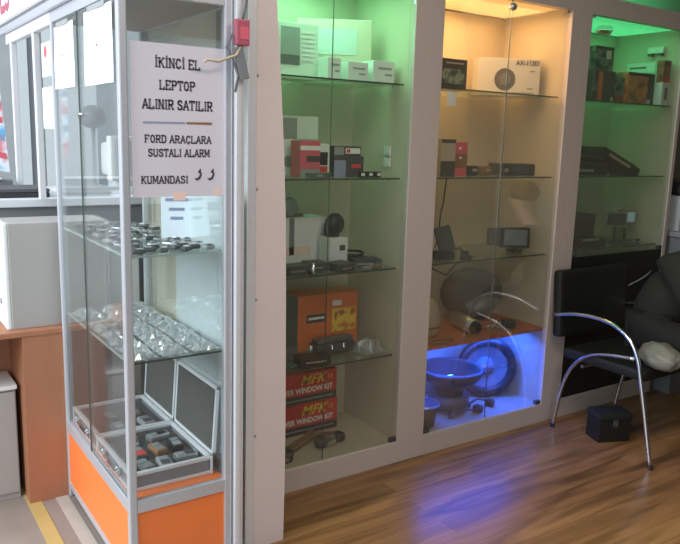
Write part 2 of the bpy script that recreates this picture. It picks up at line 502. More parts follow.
def cabinet(label, x0, x1, xl, xr, shelf_mats, knob=False, low=None):
    """x0..x1 glazed opening, xl..xr outer limits of the stiles"""
    t = thing('display_cabinet', label, 'cabinet', ((x0 + x1) / 2, YF, 0), 0, 'built-in display cabinets along the shop wall')
    cx = (x0 + x1) / 2
    a, b = x0 - cx, x1 - cx
    l, r = xl - cx, xr - cx
    D = YB - YF
    box('stile', 'stile', (l, a, 0, 0.04, 0, 2.24), t, 0.002)
    box('stile', 'stile', (b, r, 0, 0.04, 0, 2.24), t, 0.002)
    box('header', 'stile', (a, b, 0, 0.04, ZT, 2.24), t)
    box('plinth', 'stile', (a, b, 0, 0.04, 0, 0.10), t)
    box('side_panel', 'cream', (a - 0.018, a, 0.04, D, 0, 2.24), t)
    box('side_panel', 'cream', (b, b + 0.018, 0.04, D, 0, 2.24), t)
    box('back_panel', 'cream', (a, b, D - 0.012, D, 0.10, ZT), t)
    box('base_panel', 'cream', (a, b, 0.005, D - 0.012, 0.085, 0.104), t)
    box('top_panel', 'cream', (a, b, 0.04, D - 0.012, ZT + 0.02, ZT + 0.04), t)
    for z, sm in zip(SH, shelf_mats):
        if sm == 'glass':
            s = box('glass_shelf', 'shelfglass', (a + 0.001, b - 0.028, 0.03, D - 0.014, z - 0.006, z), t)
            box('front_edge', 'glassedge', (a + 0.001, b - 0.028, 0.0275, 0.03, z - 0.0065, z + 0.0003), s)
            for px in (a + 0.03, b - 0.07):
                MB().cyl((px, 0.05, z - 0.016), (px, 0.05, z - 0.006), 0.005, 8).build('shelf_pin', 'midgrey', t)
        else:
            box('wooden_shelf', sm, (a + 0.001, b - 0.001, 0.028, D - 0.014, z - 0.016, z), t)
    mid = (a + b) / 2
    for (p, q) in ((a + 0.002, mid - 0.001), (mid + 0.001, b - 0.002)):
        zb = 0.106
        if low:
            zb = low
            bd = box('shade_panel', 'leather', (p, q, 0.004, 0.020, 0.106, low - 0.004), t, 0.002)  # opaque dark panel standing in for the shade of the lower compartment
            if p > -0.1:
                MB().tube([(0.135 + 0.035 * k - 0.02, 0.004 - 0.03 * math.sin(k * PI / 6), 0.700 + 0.07 * math.sin(k * PI / 12)) for k in range(7)], 0.004, 8).build('curved_handle', 'alu', bd, smooth=True)
        d = box('glass_door', 'glass_low_haze' if low else 'glass_cab', (p, q, 0.008, 0.013, zb, ZT - 0.002), t)
        e = q if p < mid - 0.05 and p > a + 0.1 else p
        for z in (zb, ZT - 0.024):
            hx = a + 0.004 if p < mid - 0.01 and abs(p - a) < 0.01 else b - 0.040
            box('hinge', 'charcoal' if z < 1 else 'midgrey', (hx, hx + 0.036 - (0.012 if z > 1 else 0), 0.002, 0.020, z + (0.008 if z > 1 else 0), z + 0.020), d, 0.003)
    if not low:
        box('pane_edge', 'glassedge', (mid - 0.0009, mid + 0.0009, 0.0075, 0.0135, 0.106, ZT - 0.002), t)
    if knob:
        MB().ball((mid - 0.004, 0.0, ZT - 0.034), 0.022, 0.016, 0.018, 16).build('chrome_knob', 'silver', t, smooth=True)['label'] = 'chrome knob'
    return t


c1 = cabinet('green-lit built-in display cabinet beside the off-white post, red window-kit boxes at its foot', 1.235, 2.055, 1.205, 2.135, ['glass'] * 4)
c2 = cabinet('display cabinet lit warm orange at the top and blue at the bottom', 2.215, 3.05, 2.135, 3.125, ['orangeshelf', 'glass', 'glass', 'glass'], True)
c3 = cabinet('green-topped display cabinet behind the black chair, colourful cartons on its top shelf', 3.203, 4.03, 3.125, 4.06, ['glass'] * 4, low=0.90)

# the lamps of the cabinets (each is a part of its cabinet)
def lamp_tube(c, m, x0, x1, y, z):
    MB().cyl((x0, y, z), (x1, y, z), 0.008, 10).build('lamp_tube', m, c, smooth=True)


box('lamp_diffuser', 'diffgreen', (-0.40, 0.40, 0.06, 0.44, ZT + 0.008, ZT + 0.0195), c1)
area('green_cabinet_lamp', (1.60, 2.70, 2.135), 0.6, 4.5, (0.34, 1.0, 0.57), (0, 0, 0), 0.3)
MB().lathe([(0, 0), (0.03, 0), (0.034, 0.012), (0.0, 0.012)], 20, Matrix.Translation((-0.30, 0.20, ZT - 0.005))).build('halogen_spot', 'lampwarm', c2)
point('warm_cabinet_lamp', (2.36, 2.71, 2.10), 3.0, (1.0, 0.57, 0.23), 0.03)
box('lamp_diffuser', 'diffwarm', (-0.40, 0.40, 0.06, 0.44, ZT + 0.008, ZT + 0.0195), c2)
area('warm_cabinet_panel', (2.65, 2.72, 2.135), 0.6, 4.2, (1.0, 0.55, 0.22), (0, 0, 0), 0.3)
lamp_tube(c2, 'lampblue', -0.38, 0.38, 0.16, 0.500)
area('blue_cabinet_lamp', (2.63, 2.66, 0.488), 0.7, 13.0, (0.02, 0.10, 1.0), (math.radians(12), 0, 0), 0.10)
box('lamp_diffuser', 'diffgreen', (-0.40, 0.40, 0.06, 0.44, ZT + 0.008, ZT + 0.0195), c3)
area('green_cabinet_lamp', (3.6, 2.72, 2.135), 0.6, 1.5, (0.15, 1.0, 0.42), (0, 0, 0), 0.3)
# green cove light above the cabinets
cv = thing('cove_light', 'green cove light hidden above the cabinet header', 'light', (3.5, 2.6, 2.24))
MB().cyl((-0.9, -0.03, -0.014), (0.9, -0.03, -0.014), 0.010, 10).build('lamp_tube', 'lampgreen', cv, smooth=True)
box('lamp_batten', 'white', (-0.95, 0.95, -0.045, -0.015, -0.048, -0.025), cv)
area('green_cove_lamp', (3.6, 2.58, 2.245), 1.6, 11.0, (0.12, 1.0, 0.42), (math.radians(140), 0, 0), 0.04)


# ------------------------------------------------------------------ generic carton
def carton(name, label, cat, m, x0, x1, y, z0, z1, depth=0.12, rz=0.0, group=None, bev=0.002):
    w = x1 - x0
    t = thing(name, label, cat, ((x0 + x1) / 2, y, z0), rz, group)
    box('carton_body', m, (-w / 2, w / 2, 0, depth, 0, z1 - z0), t, bev)
    return t, w, z1 - z0


def panel(t, name, m, x0, x1, z0, z1, y=0.0):
    return box(name, m, (x0, x1, y - 0.0012, y + 0.0003, z0, z1), t)


# ================================================================== CABINET 1 CONTENTS
z = SH[3]
t, w, h = carton('vent_unit', 'white unit with a grey window and white slats on the green-lit top shelf', 'vent', 'greenpanel', 1.44, 1.69, 2.70, z, 1.955, 0.12)
panel(t, 'grey_window', 'midgrey', -0.055, 0.035, 0.065, 0.205)
panel(t, 'window_sill_band', 'darkgrey', -0.055, 0.035, 0.055, 0.095, -0.001)
for k in range(7):
    panel(t, 'slat', 'white', 0.042, 0.105, 0.075 + k * 0.018, 0.085 + k * 0.018, -0.002)
t = thing('reflection_board', 'reflection built as a pale board with a lighter panel behind the small cartons of the green cabinet', 'board', (1.835, 2.80, z), math.radians(-32))
box('board', 'cream', (-0.165, 0.165, 0, 0.02, 0.0, 0.275), t, 0.003)  # solid board imitating a pale reflection in the cabinet glass
box('reflection_panel', 'greylight', (-0.095, 0.10, -0.002, 0, 0.125, 0.235), t)
for x0, x1, z1, y, lab in ((1.676, 1.740, 1.822, 2.60, 'narrow white carton left of two others on the green cabinet top shelf'),
                           (1.776, 1.879, 1.812, 2.60, 'middle small pale carton with grey print on the green cabinet top shelf'),
                           (1.905, 2.022, 1.826, 2.60, 'rightmost small pale carton on the green cabinet top shelf')):
    t, w, h = carton('small_carton', lab, 'box', 'white', x0, x1, y, z, z1, 0.08, group='small cartons on the top shelf')
    panel(t, 'print_band', 'midgrey', -w * 0.25, w * 0.35, h * 0.62, h * 0.72)
    panel(t, 'print_band', 'midgrey', w * 0.05, w * 0.38, h * 0.35, h * 0.44)

z = SH[2]
t, w, h = carton('tall_carton', 'tall white carton with a dark round mark at the left end of the second shelf', 'box', 'white', 1.555, 1.640, 2.76, z, 1.485, 0.1)
MB().lathe([(0, 0.001), (0.025, 0.001), (0.025, 0)], 20, Matrix.Translation((-0.01, 0, 0.06)) @ Matrix.Rotation(PI / 2, 4, 'X')).build('round_mark', 'midgrey', t)
t, w, h = carton('pale_carton', 'pale grey carton lying on top of the tall white carton', 'box', 'greenpanel', 1.56, 1.74, 2.765, 1.4855, 1.585, 0.09)
panel(t, 'grey_end', 'midgrey', -w / 2, -w * 0.1, 0.0, h * 0.9)
t, w, h = carton('red_carton', 'red and white printed carton on the second shelf of the green cabinet', 'box', 'pink', 1.577, 1.675, 2.64, z, 1.482, 0.08)
panel(t, 'white_band', 'whiteink', -w / 2, w / 2, h * 0.74, h * 0.86)
panel(t, 'dark_band', 'charcoal', -w * 0.2, w / 2, h * 0.42, h * 0.58)
panel(t, 'grey_foot', 'midgrey', -w / 2, w / 2, 0.0, h * 0.22)
t, w, h = carton('white_carton', 'white carton with a black panel right of the red carton', 'box', 'white', 1.684, 1.735, 2.66, z, 1.470, 0.08)
panel(t, 'black_panel', 'black', -w / 2, w * 0.3, h * 0.35, h * 0.75)
panel(t, 'red_swoosh', 'red', -w / 2, w * 0.3, h * 0.12, h * 0.32)
t, w, h = carton('black_carton', 'black carton with a red mark under a smaller carton on the second shelf', 'box', 'charcoal', 1.750, 1.905, 2.645, z, 1.420, 0.12)
panel(t, 'blue_panel', 'inkblue', -w / 2, -w * 0.12, 0.0, h * 0.8)
panel(t, 'red_mark', 'red', w * 0.08, w * 0.4, h * 0.42, h * 0.62)
t, w, h = carton('flat_carton', 'flat black carton with a white and red label stacked on the black carton', 'box', 'charcoal', 1.752, 1.892, 2.65, 1.4205, 1.462, 0.11)
panel(t, 'grey_end', 'midgrey', -w / 2, -w * 0.15, 0.004, h - 0.004)
panel(t, 'white_label', 'whiteink', -w * 0.08, w * 0.46, 0.01, h - 0.008)
panel(t, 'red_dot', 'red', -w * 0.05, w * 0.08, 0.014, h - 0.012, -0.001)
r = thing('remote_control', 'dark remote control with a silver strip at the front of the second shelf', 'remote', (1.635, 2.57, z), 0.05)
box('casing', 'darkgrey', (-0.055, 0.055, 0, 0.035, 0, 0.022), r, 0.004)
box('silver_strip', 'silver', (-0.02, 0.012, -0.001, 0.004, 0.006, 0.014), r)
r = thing('car_charger', 'small black charger with white plug contacts at the right of the second shelf', 'charger', (1.895, 2.575, z), -0.05)
box('casing', 'black', (-0.05, 0.055, 0, 0.03, 0, 0.026), r, 0.005)
for px in (-0.04, 0.0, 0.042):
    box('contact', 'white', (px - 0.008, px + 0.008, -0.002, 0.002, 0.008, 0.02), r)
for zz, lab in ((1.375, 'lower of two white wall switches inside the green cabinet'), (1.425, 'upper of two white wall switches inside the green cabinet')):
    t = thing('wall_switch', lab, 'switch', (2.053, 2.64, zz), 0, 'white switches on the cabinet side')
    box('switch_plate', 'white', (-0.01, 0.0, 0, 0.045, 0, 0.04), t, 0.003)
    box('rocker', 'greenpanel', (-0.013, -0.010, 0.012, 0.033, 0.008, 0.032), t, 0.001)

z = SH[1]
t, w, h = carton('large_white_carton', 'large white carton at the left of the third shelf, grey stripe down its front', 'box', 'white', 1.53, 1.795, 2.765, z, 1.145, 0.14)
panel(t, 'grey_stripe', 'greydark', -0.06, -0.035, 0.05, h)
panel(t, 'pink_print', 'peach', -0.10, 0.05, 0.05, 0.085)
t = thing('tweeter_speaker', 'round grey speaker lying on the large white carton', 'speaker', (1.625, 2.80, 1.145))
MB().lathe([(0, 0.03), (0.03, 0.035), (0.042, 0.02), (0.042, -0.015), (0.025, -0.03), (0, -0.03)], 24, Matrix.Translation((0, 0.02, 0.0425)) @ Matrix.Rotation(math.radians(75), 4, 'X')).build('speaker_body', 'midgrey', t, smooth=True)
box('bracket', 'brown', (-0.03, 0.07, 0.0, 0.03, 0.0, 0.012), t, 0.003)
t, w, h = carton('camera_carton', 'small white cube carton with a black label on the third shelf', 'box', 'white', 1.745, 1.84, 2.655, z, 1.062, 0.09)
panel(t, 'black_label', 'charcoal', 0.004, 0.034, 0.075, 0.10)
t = thing('round_horn', 'black round horn standing on the small white cube carton', 'horn', (1.787, 2.70, 1.062))
MB().lathe([(0, 0.03), (0.034, 0.034), (0.048, 0.018), (0.048, -0.008), (0.03, -0.03), (0, -0.034)], 26, Matrix.Translation((0.006, 0, 0.058)) @ Matrix.Rotation(math.radians(28), 4, 'Z') @ Matrix.Rotation(PI / 2, 4, 'X')).build('horn_body', 'black', t, smooth=True)
box('horn_foot', 'charcoal', (-0.03, 0.03, -0.012, 0.02, 0, 0.014), t, 0.003)
box('horn_bracket', 'black', (-0.034, -0.006, -0.004, 0.02, 0.01, 0.06), t, 0.003)


def car_radio(label, x, y, z, rz, w=0.17, m='charcoal'):
    t = thing('car_radio', label, 'radio', (x, y, z), rz, 'small black car gadgets')
    box('casing', m, (-w / 2, w / 2, 0, 0.09, 0, 0.036), t, 0.004)
    box('front_strip', 'silver', (-w * 0.4, w * 0.2, -0.0015, 0.002, 0.012, 0.019), t)
    MB().cyl((w * 0.36, -0.008, 0.018), (w * 0.36, 0.001, 0.018), 0.009, 14).build('dial', 'darkgrey', t)
    return t


car_radio('black car radio with a silver strip at the left front of the third shelf', 1.55, 2.575, z, 0.04, 0.12)
car_radio('black car radio in front of the small white cube carton', 1.775, 2.55, z, 0.25, 0.1)
car_radio('black gadget left of the chrome adapter on the third shelf', 1.665, 2.61, z, -0.1, 0.09)
car_radio('black flat gadget at the right end of the third shelf', 1.915, 2.60, z, -0.3, 0.13)
t = thing('chrome_adapter', 'upright chrome adapter at the front of the third shelf', 'adapter', (1.598, 2.553, z))
MB().lathe([(0, 0), (0.012, 0), (0.012, 0.03), (0.007, 0.034), (0.007, 0.05), (0, 0.052)], 16).build('barrel', 'chrome', t, smooth=True)
box('grip', 'black', (-0.016, 0.016, -0.004, 0.02, 0, 0.016), t, 0.003)
t = thing('folding_knife', 'silver handled tool across the right of the third shelf', 'tool', (1.86, 2.552, z), 0.12)
box('silver_handle', 'silver', (0, 0.12, 0, 0.022, 0, 0.014), t, 0.004)
box('red_grip', 'brown', (0.045, 0.11, -0.004, 0, 0.001, 0.012), t, 0.002)
t = thing('cable_coil', 'coiled black cable behind the silver handled tool', 'cable', (1.90, 2.72, z))
MB().tube([(0.07 * math.cos(a * 0.4) * (1 + 0.05 * math.sin(a)), 0.045 * math.sin(a * 0.4), 0.008 + 0.0013 * a) for a in range(40)], 0.006, 8).build('cable_loops', 'black', t, smooth=True)

z = SH[0]
t, w, h = carton('orange_carton', 'orange carton with a black badge and yellow picture on the fourth shelf', 'box', 'orangecard', 1.655, 1.985, 2.765, z, 0.787, 0.13)
panel(t, 'white_label', 'whiteink', 0.02, 0.07, 0.200, 0.225, -0.001)
panel(t, 'black_badge', 'charcoal', -0.12, -0.012, 0.130, 0.170)
box('badge_print', 'whiteink', (-0.11, -0.024, -0.0022, -0.0010, 0.145, 0.156), t)
panel(t, 'yellow_picture', 'orangeart', 0.02, 0.155, 0.075, 0.185)
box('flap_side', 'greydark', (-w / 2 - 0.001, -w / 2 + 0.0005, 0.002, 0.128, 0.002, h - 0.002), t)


def packet(name, label, x, y, z, rz, w, d, h, m, group, seedv, cat='bag'):
    random.seed(seedv)
    b = MB()
    nx, ny = 9, 9
    top = {}
    bot = {}
    for i in range(nx):
        for j in range(ny):
            u, v = i / (nx - 1) * 2 - 1, j / (ny - 1) * 2 - 1
            e = max(0.0, (1 - u ** 4) * (1 - v ** 4))
            px = u * w / 2 + random.uniform(-1, 1) * w * 0.03
            py = v * d / 2 + random.uniform(-1, 1) * d * 0.03
            top[i, j] = b.bm.verts.new((px, py, h * (0.12 + e * (0.45 + random.uniform(-0.25, 0.42)))))
            bot[i, j] = b.bm.verts.new((px, py, 0.0))
    for i in range(nx - 1):
        for j in range(ny - 1):
            b.bm.faces.new((top[i, j], top[i + 1, j], top[i + 1, j + 1], top[i, j + 1]))
            b.bm.faces.new((bot[i, j], bot[i, j + 1], bot[i + 1, j + 1], bot[i + 1, j]))
    ring = [(i, 0) for i in range(nx)] + [(nx - 1, j) for j in range(1, ny)] + [(i, ny - 1) for i in range(nx - 2, -1, -1)] + [(0, j) for j in range(ny - 2, 0, -1)]
    for p, q in zip(ring, ring[1:] + ring[:1]):
        b.bm.faces.new((top[p], bot[p], bot[q], top[q]))
    o = b.build(name, m)
    o.location = (x, y, z); o.rotation_euler = (0, 0, rz)
    tag(o, label, cat, group)
    return o


packet('plastic_packet', 'clear plastic packet with parts at the right of the fourth shelf', 1.955, 2.64, z, 0.2, 0.14, 0.12, 0.07, 'clearbag', None, 11)
t = thing('tool_pouch', 'dark tool pouch in front of the orange carton', 'pouch', (1.80, 2.655, z), 0.05)
MB().box(-0.11, 0.11, 0, 0.075, 0, 0.055, 0.014).build('pouch_body', 'charcoal', t)
MB().box(-0.10, 0.10, 0.01, 0.065, 0.055, 0.075, 0.008).build('flap', 'darkgrey', t)
for px in (-0.03, 0.035):
    MB().cyl((px, -0.003, 0.03), (px, 0.0, 0.05), 0.006, 10).build('buckle', 'chrome', t)
t = thing('amplifier_board', 'green circuit module with wires at the left of the fourth shelf', 'module', (1.555, 2.63, z), 0.3)
box('board', 'greenpcb', (-0.06, 0.06, -0.04, 0.05, 0.0, 0.012), t, 0.002)
box('heat_sink', 'darkgrey', (-0.05, 0.03, 0.0, 0.045, 0.012, 0.07), t, 0.004)
box('connector', 'greenpanel', (0.03, 0.055, -0.03, 0.0, 0.012, 0.03), t, 0.002)
t = thing('car_stereo_unit', 'black stereo unit with a silver edge at the front of the fourth shelf', 'radio', (1.62, 2.552, z), -0.12)
box('casing', 'black', (-0.075, 0.075, 0, 0.07, 0, 0.042), t, 0.004)
box('silver_edge', 'silver', (-0.045, 0.05, -0.002, 0.002, 0.016, 0.023), t)
t = thing('silver_plug', 'silver plug standing beside the tool pouch', 'plug', (1.66, 2.66, z))
MB().lathe([(0, 0), (0.013, 0), (0.013, 0.05), (0.008, 0.06), (0, 0.062)], 14).build('plug_body', 'silver', t, smooth=True)
box('plug_collar', 'charcoal', (-0.015, 0.015, -0.015, 0.015, 0.018, 0.024), t)

z = 0.105
KX0, KX1, KY = 1.525, 1.908, 2.80
for k, lab in enumerate(('lower red window-kit box in the bottom of the green cabinet', 'upper red window-kit box stacked in the bottom of the green cabinet')):
    zz = z + k * 0.152
    t = thing('window_kit_box', lab, 'box', ((KX0 + KX1) / 2 - 0.008 * k, KY, zz), 0, 'red window-kit boxes')
    w = KX1 - KX0
    box('carton_body', 'red', (-w / 2, w / 2, 0, 0.13, 0, 0.151), t, 0.002)
    panel(t, 'black_band', 'charcoal', -w / 2 + 0.001, w / 2 - 0.001, 0.004, 0.042)
    text('MFK', 0.066, 'yellowink', t, (0.055, -0.0008, 0.114), sx=1.1, bold=0.001, shear=0.3)
    text('POWER WINDOW KIT', 0.037, 'whiteink', t, (0.005, -0.0008, 0.066), sx=0.86, bold=0.0012)
    text('12', 0.032, 'yellowink', t, (0.152, -0.0008, 0.116), name='numeral')
    box('small_print', 'midgrey', (-0.12, 0.17, -0.0022, -0.001, 0.019, 0.026), t)

t = thing('window_motor', 'black window-lift motor with a chrome barrel and cable on the cabinet floor', 'motor', (1.73, 2.66, z), 0.1)
MB().lathe([(0, -0.07), (0.02, -0.07), (0.026, -0.06), (0.026, 0.03), (0.02, 0.045), (0, 0.045)], 20, Matrix.Translation((0.02, -0.03, 0.028)) @ Matrix.Rotation(PI / 2, 4, 'Y')).build('barrel', 'charcoal', t, smooth=True)
MB().lathe([(0.0265, -0.028), (0.0285, -0.02), (0.0285, 0.012), (0.0265, 0.02)], 20, Matrix.Translation((0.02, -0.03, 0.028)) @ Matrix.Rotation(PI / 2, 4, 'Y')).build('chrome_sleeve', 'chrome', t, smooth=True)
MB().lathe([(0, 0), (0.032, 0), (0.034, 0.01), (0.03, 0.03), (0.012, 0.04), (0, 0.04)], 22, Matrix.Translation((0.10, 0.0, 0.0))).build('gear_housing', 'black', t, smooth=True)
MB().tube([(0.08, 0.01, 0.03), (0.0, 0.05, 0.03), (-0.10, 0.03, 0.014), (-0.19, -0.02, 0.012), (-0.25, -0.075, 0.012)], 0.011, 10).build('guide_cable', 'copper', t, smooth=True)
MB().tube([(0.02, 0.10, 0.03), (-0.03, 0.07, 0.022), (-0.11, 0.05, 0.016), (-0.2, 0.01, 0.012)], 0.012, 10).build('guide_cable', 'copper', t, smooth=True)
t = thing('cable_guide', 'dark coiled cable guide at the left front of the green cabinet floor', 'guide', (1.505, 2.60, z))
MB().lathe([(0.018, 0), (0.034, 0), (0.036, 0.02), (0.034, 0.04), (0.018, 0.04), (0.018, 0)], 20).build('guide_drum', 'charcoal', t, smooth=True)
MB().tube([(0.03, 0.01, 0.02), (0.05, 0.04, 0.03), (0.045, 0.08, 0.012)], 0.008, 8).build('guide_wire', 'copper', t, smooth=True)

# ================================================================== CABINET 2 CONTENTS
z = SH[3]
t, w, h = carton('picture_box', 'black carton with a car picture at the left of the orange-lit top shelf', 'box', 'black', 2.335, 2.505, 2.66, z, 1.877, 0.08)
panel(t, 'car_picture', 'darkart', -w * 0.42, w * 0.42, h * 0.22, h * 0.68)
box('title_print', 'midgrey', (-w * 0.3, w * 0.35, -0.0022, -0.001, h * 0.84, h * 0.89), t)
t = thing('speaker_box', 'white speaker carton with a big grey circle on the orange-lit top shelf', 'box', (2.86, 2.715, z), math.radians(-27))
box('carton_body', 'white', (-0.170, 0.155, 0, 0.10, 0, 0.186), t, 0.002)
MB().lathe([(0, 0.002), (0.052, 0.002), (0.056, 0.0)], 36, Matrix.Translation((-0.03, 0.0, 0.082)) @ Matrix.Rotation(PI / 2, 4, 'X')).build('speaker_print', 'darkgrey', t)
MB().lathe([(0, 0.0032), (0.026, 0.0032), (0.03, 0.002)], 30, Matrix.Translation((-0.03, 0.0, 0.082)) @ Matrix.Rotation(PI / 2, 4, 'X')).build('cone_print', 'greydark', t)
text('AX-113D', 0.031, 'ink', t, (0.085, -0.0006, 0.164), bold=0.0012)
text('SPEAKER', 0.012, 'inkpale', t, (-0.10, -0.0006, 0.164))
panel(t, 'small_print', 'midgrey', 0.10, 0.125, 0.122, 0.130)
panel(t, 'small_print', 'midgrey', 0.09, 0.12, 0.035, 0.043)
panel(t, 'small_print', 'midgrey', 0.01, 0.13, 0.012, 0.020)
t = thing('price_tag', 'pale paper tag hanging under the orange-lit top shelf', 'tag', (2.312, 2.545, 1.655))
box('tag_card', 'paperblue', (-0.026, 0.026, 0, 0.0015, 0, 0.062), t)
MB().tube([(0, 0.001, 0.062), (0.0, 0.001, 0.0705)], 0.0012, 6).build('tag_string', 'midgrey', t)

z = SH[2]
t, w, h = carton('beige_carton', 'beige carton with dark ends left of the pinkish red carton', 'box', 'beige', 2.315, 2.405, 2.60, z, 1.505, 0.08)
panel(t, 'dark_top_band', 'charcoal', -w / 2, w / 2, h * 0.90, h)
panel(t, 'dark_foot_band', 'charcoal', -w / 2, w / 2, 0.0, h * 0.42)
t, w, h = carton('pink_carton', 'pinkish red carton with a dark middle in the warm-lit cabinet', 'box', 'pink', 2.425, 2.53, 2.65, z, 1.492, 0.08)
panel(t, 'dark_middle', 'brown', -w / 2, w / 2, h * 0.24, h * 0.66)
panel(t, 'white_dot', 'whiteink', -w * 0.05, w * 0.1, h * 0.79, h * 0.86)
panel(t, 'white_dot', 'whiteink', -w * 0.02, w * 0.14, h * 0.52, h * 0.57, -0.001)
for x, y, m, lab in ((2.575, 2.64, 'black', 'small black leather case beside the pinkish red carton'), (2.655, 2.63, 'brown', 'small brown leather case between the cartons and the black car stereo')):
    t = thing('leather_case', lab, 'case', (x, y, z), 0.2, 'small leather cases')
    MB().box(-0.035, 0.035, 0, 0.04, 0, 0.05, 0.010).build('case_body', m, t)
    MB().box(-0.02, 0.02, -0.002, 0.001, 0.022, 0.036, 0.0).build('clasp', 'beige', t)
t = thing('car_stereo', 'black car stereo at the right of the warm-lit second shelf', 'stereo', (2.845, 2.61, z), math.radians(-10))
box('casing', 'charcoal', (-0.09, 0.105, 0, 0.13, 0, 0.062), t, 0.004)
box('front_panel', 'black', (-0.085, 0.105, -0.006, 0, 0.004, 0.058), t, 0.002)
box('display', 'screendark', (-0.04, 0.08, -0.0075, -0.006, 0.026, 0.048), t)
MB().cyl((-0.075, -0.013, 0.03), (-0.075, -0.006, 0.03), 0.012, 16).build('volume_knob', 'silver', t)

z = SH[1]
t = thing('satellite_navigator', 'black navigator screen tilted on its stand at the left of the third shelf', 'navigator', (2.385, 2.62, z), math.radians(-20))
MB().box(-0.042, 0.042, -0.008, 0.008, -0.065, 0.065, 0.006, Matrix.Translation((0, 0, 0.098)) @ Matrix.Rotation(math.radians(-14), 4, 'Y') @ Matrix.Rotation(math.radians(-14), 4, 'X')).build('screen_case', 'black', t)
MB().box(-0.036, 0.036, -0.0095, -0.008, -0.055, 0.055, 0.0, Matrix.Translation((0, 0, 0.098)) @ Matrix.Rotation(math.radians(-14), 4, 'Y') @ Matrix.Rotation(math.radians(-14), 4, 'X')).build('screen', 'screendark', t)
MB().box(-0.055, 0.05, -0.03, 0.05, 0, 0.04, 0.012).build('stand', 'black', t)
MB().tube([(0.045, 0.03, 0.035), (0.085, 0.02, 0.055), (0.12, 0.0, 0.02), (0.17, 0.02, 0.008)], 0.004, 8).build('power_lead', 'black', t, smooth=True)
t = thing('suction_mount', 'small black suction mount in front of the navigator', 'mount', (2.50, 2.585, z))
MB().lathe([(0, 0), (0.03, 0), (0.028, 0.01), (0.012, 0.02), (0.012, 0.036), (0.018, 0.04), (0, 0.042)], 18).build('suction_cup', 'black', t, smooth=True)
MB().cyl((-0.028, 0, 0.012), (-0.03, 0, 0.045), 0.006, 8).build('lever', 'charcoal', t)
t = thing('car_monitor', 'small car monitor with a grey screen on the third shelf of the warm-lit cabinet', 'monitor', (2.915, 2.65, z), math.radians(-28))
box('monitor_case', 'black', (-0.085, 0.075, 0, 0.022, 0.022, 0.128), t, 0.004)
box('screen', 'screen', (-0.065, 0.06, -0.0015, 0.0, 0.034, 0.118), t)
box('silver_catch', 'silver', (-0.085, -0.045, 0.002, 0.012, 0.128, 0.132), t)
box('side_hood', 'darkgrey', (-0.145, -0.087, 0.004, 0.05, 0.03, 0.122), t, 0.004)
box('foot', 'black', (-0.035, 0.035, -0.012, 0.05, 0, 0.012), t, 0.003)
box('neck', 'charcoal', (-0.012, 0.012, 0.004, 0.018, 0.01, 0.026), t)
t = thing('hanging_cable', 'dark cables trailing on the third shelf and hanging through below it', 'cable', (2.475, 2.9, 0))
MB().tube([(0.10, -0.06, 1.31), (0.095, -0.05, 1.18), (0.08, -0.05, 1.12), (0.09, -0.03, 0.99), (0.08, -0.02, 0.945)], 0.004, 8).build('cable_strand', 'black', t, smooth=True)
MB().tube([(0.03, -0.02, 0.90), (0.07, -0.02, 0.83), (0.16, -0.03, 0.79), (0.25, -0.03, 0.86), (0.28, -0.02, 0.92)], 0.004, 8).build('cable_strand', 'black', t, smooth=True)
MB().tube([(0.10, 0.02, 0.92), (0.06, 0.02, 0.82), (0.03, 0.02, 0.70)], 0.003, 8).build('cable_strand', 'black', t, smooth=True)

z = SH[0]
t = thing('round_speaker_cover', 'big dark round speaker in a dull cover at the back of the orange shelf', 'speaker', (2.83, 2.87, z), math.radians(-25))
MB().lathe([(0, -0.05), (0.06, -0.055), (0.125, -0.045), (0.155, 0), (0.14, 0.045), (0.08, 0.07), (0, 0.075)], 32, Matrix.Translation((0, 0, 0.150)) @ Matrix.Scale(0.9, 4, (0, 0, 1)) @ Matrix.Scale(1.15, 4, (1, 0, 0)) @ Matrix.Rotation(PI / 2, 4, 'X')).build('cover', 'darkgrey', t, smooth=True)
MB().box(-0.08, 0.08, -0.03, 0.04, 0, 0.03, 0.008).build('stand', 'charcoal', t)
t = thing('silver_canister', 'silver-green tube with a dark open end lying on the orange shelf', 'canister', (2.632, 2.70, z), math.radians(-106))
MB().lathe([(0.036, 0.11), (0.04, 0.11), (0.04, -0.11), (0, -0.11)], 26, Matrix.Translation((0, 0, 0.040)) @ Matrix.Rotation(PI / 2, 4, 'Y')).build('tube', 'silver', t, smooth=True)
MB().lathe([(0.0, 0.095), (0.037, 0.095), (0.037, 0.108), (0.035, 0.108)], 26, Matrix.Translation((0, 0, 0.040)) @ Matrix.Rotation(PI / 2, 4, 'Y')).build('open_end', 'black', t)
t = thing('beige_speaker_pod', 'beige rounded pod at the left end of the orange shelf', 'pod', (2.37, 2.72, z))
MB().lathe([(0, 0), (0.06, 0), (0.075, 0.03), (0.078, 0.11), (0.06, 0.17), (0.03, 0.195), (0, 0.2)], 26).build('pod_body', 'beige', t, smooth=True)
MB().lathe([(0.079, 0.05), (0.081, 0.055), (0.079, 0.06)], 26).build('seam', 'brown', t)
t = thing('cable_loop', 'dark cable loop at the front left of the orange shelf', 'cable', (2.36, 2.575, z))
MB().tube([(0.07 * math.cos(a * PI / 9), 0.03 * math.sin(a * PI / 9), 0.006) for a in range(18)], 0.005, 8).build('loop', 'brown', t, smooth=True)
t = thing('bracket_kit', 'loose metal brackets with bent wires on the orange shelf', 'bracket', (2.80, 2.62, z), -0.2)
MB().tube([(-0.1, 0.02, 0.012), (-0.04, -0.01, 0.03), (0.02, -0.02, 0.006), (0.05, -0.04, 0.006)], 0.004, 8).build('bent_wire', 'silver', t, smooth=True)
MB().tube([(-0.03, 0.02, 0.006), (0.01, 0.025, 0.05), (0.05, 0.02, 0.012)], 0.004, 8).build('bent_wire', 'silver', t, smooth=True)
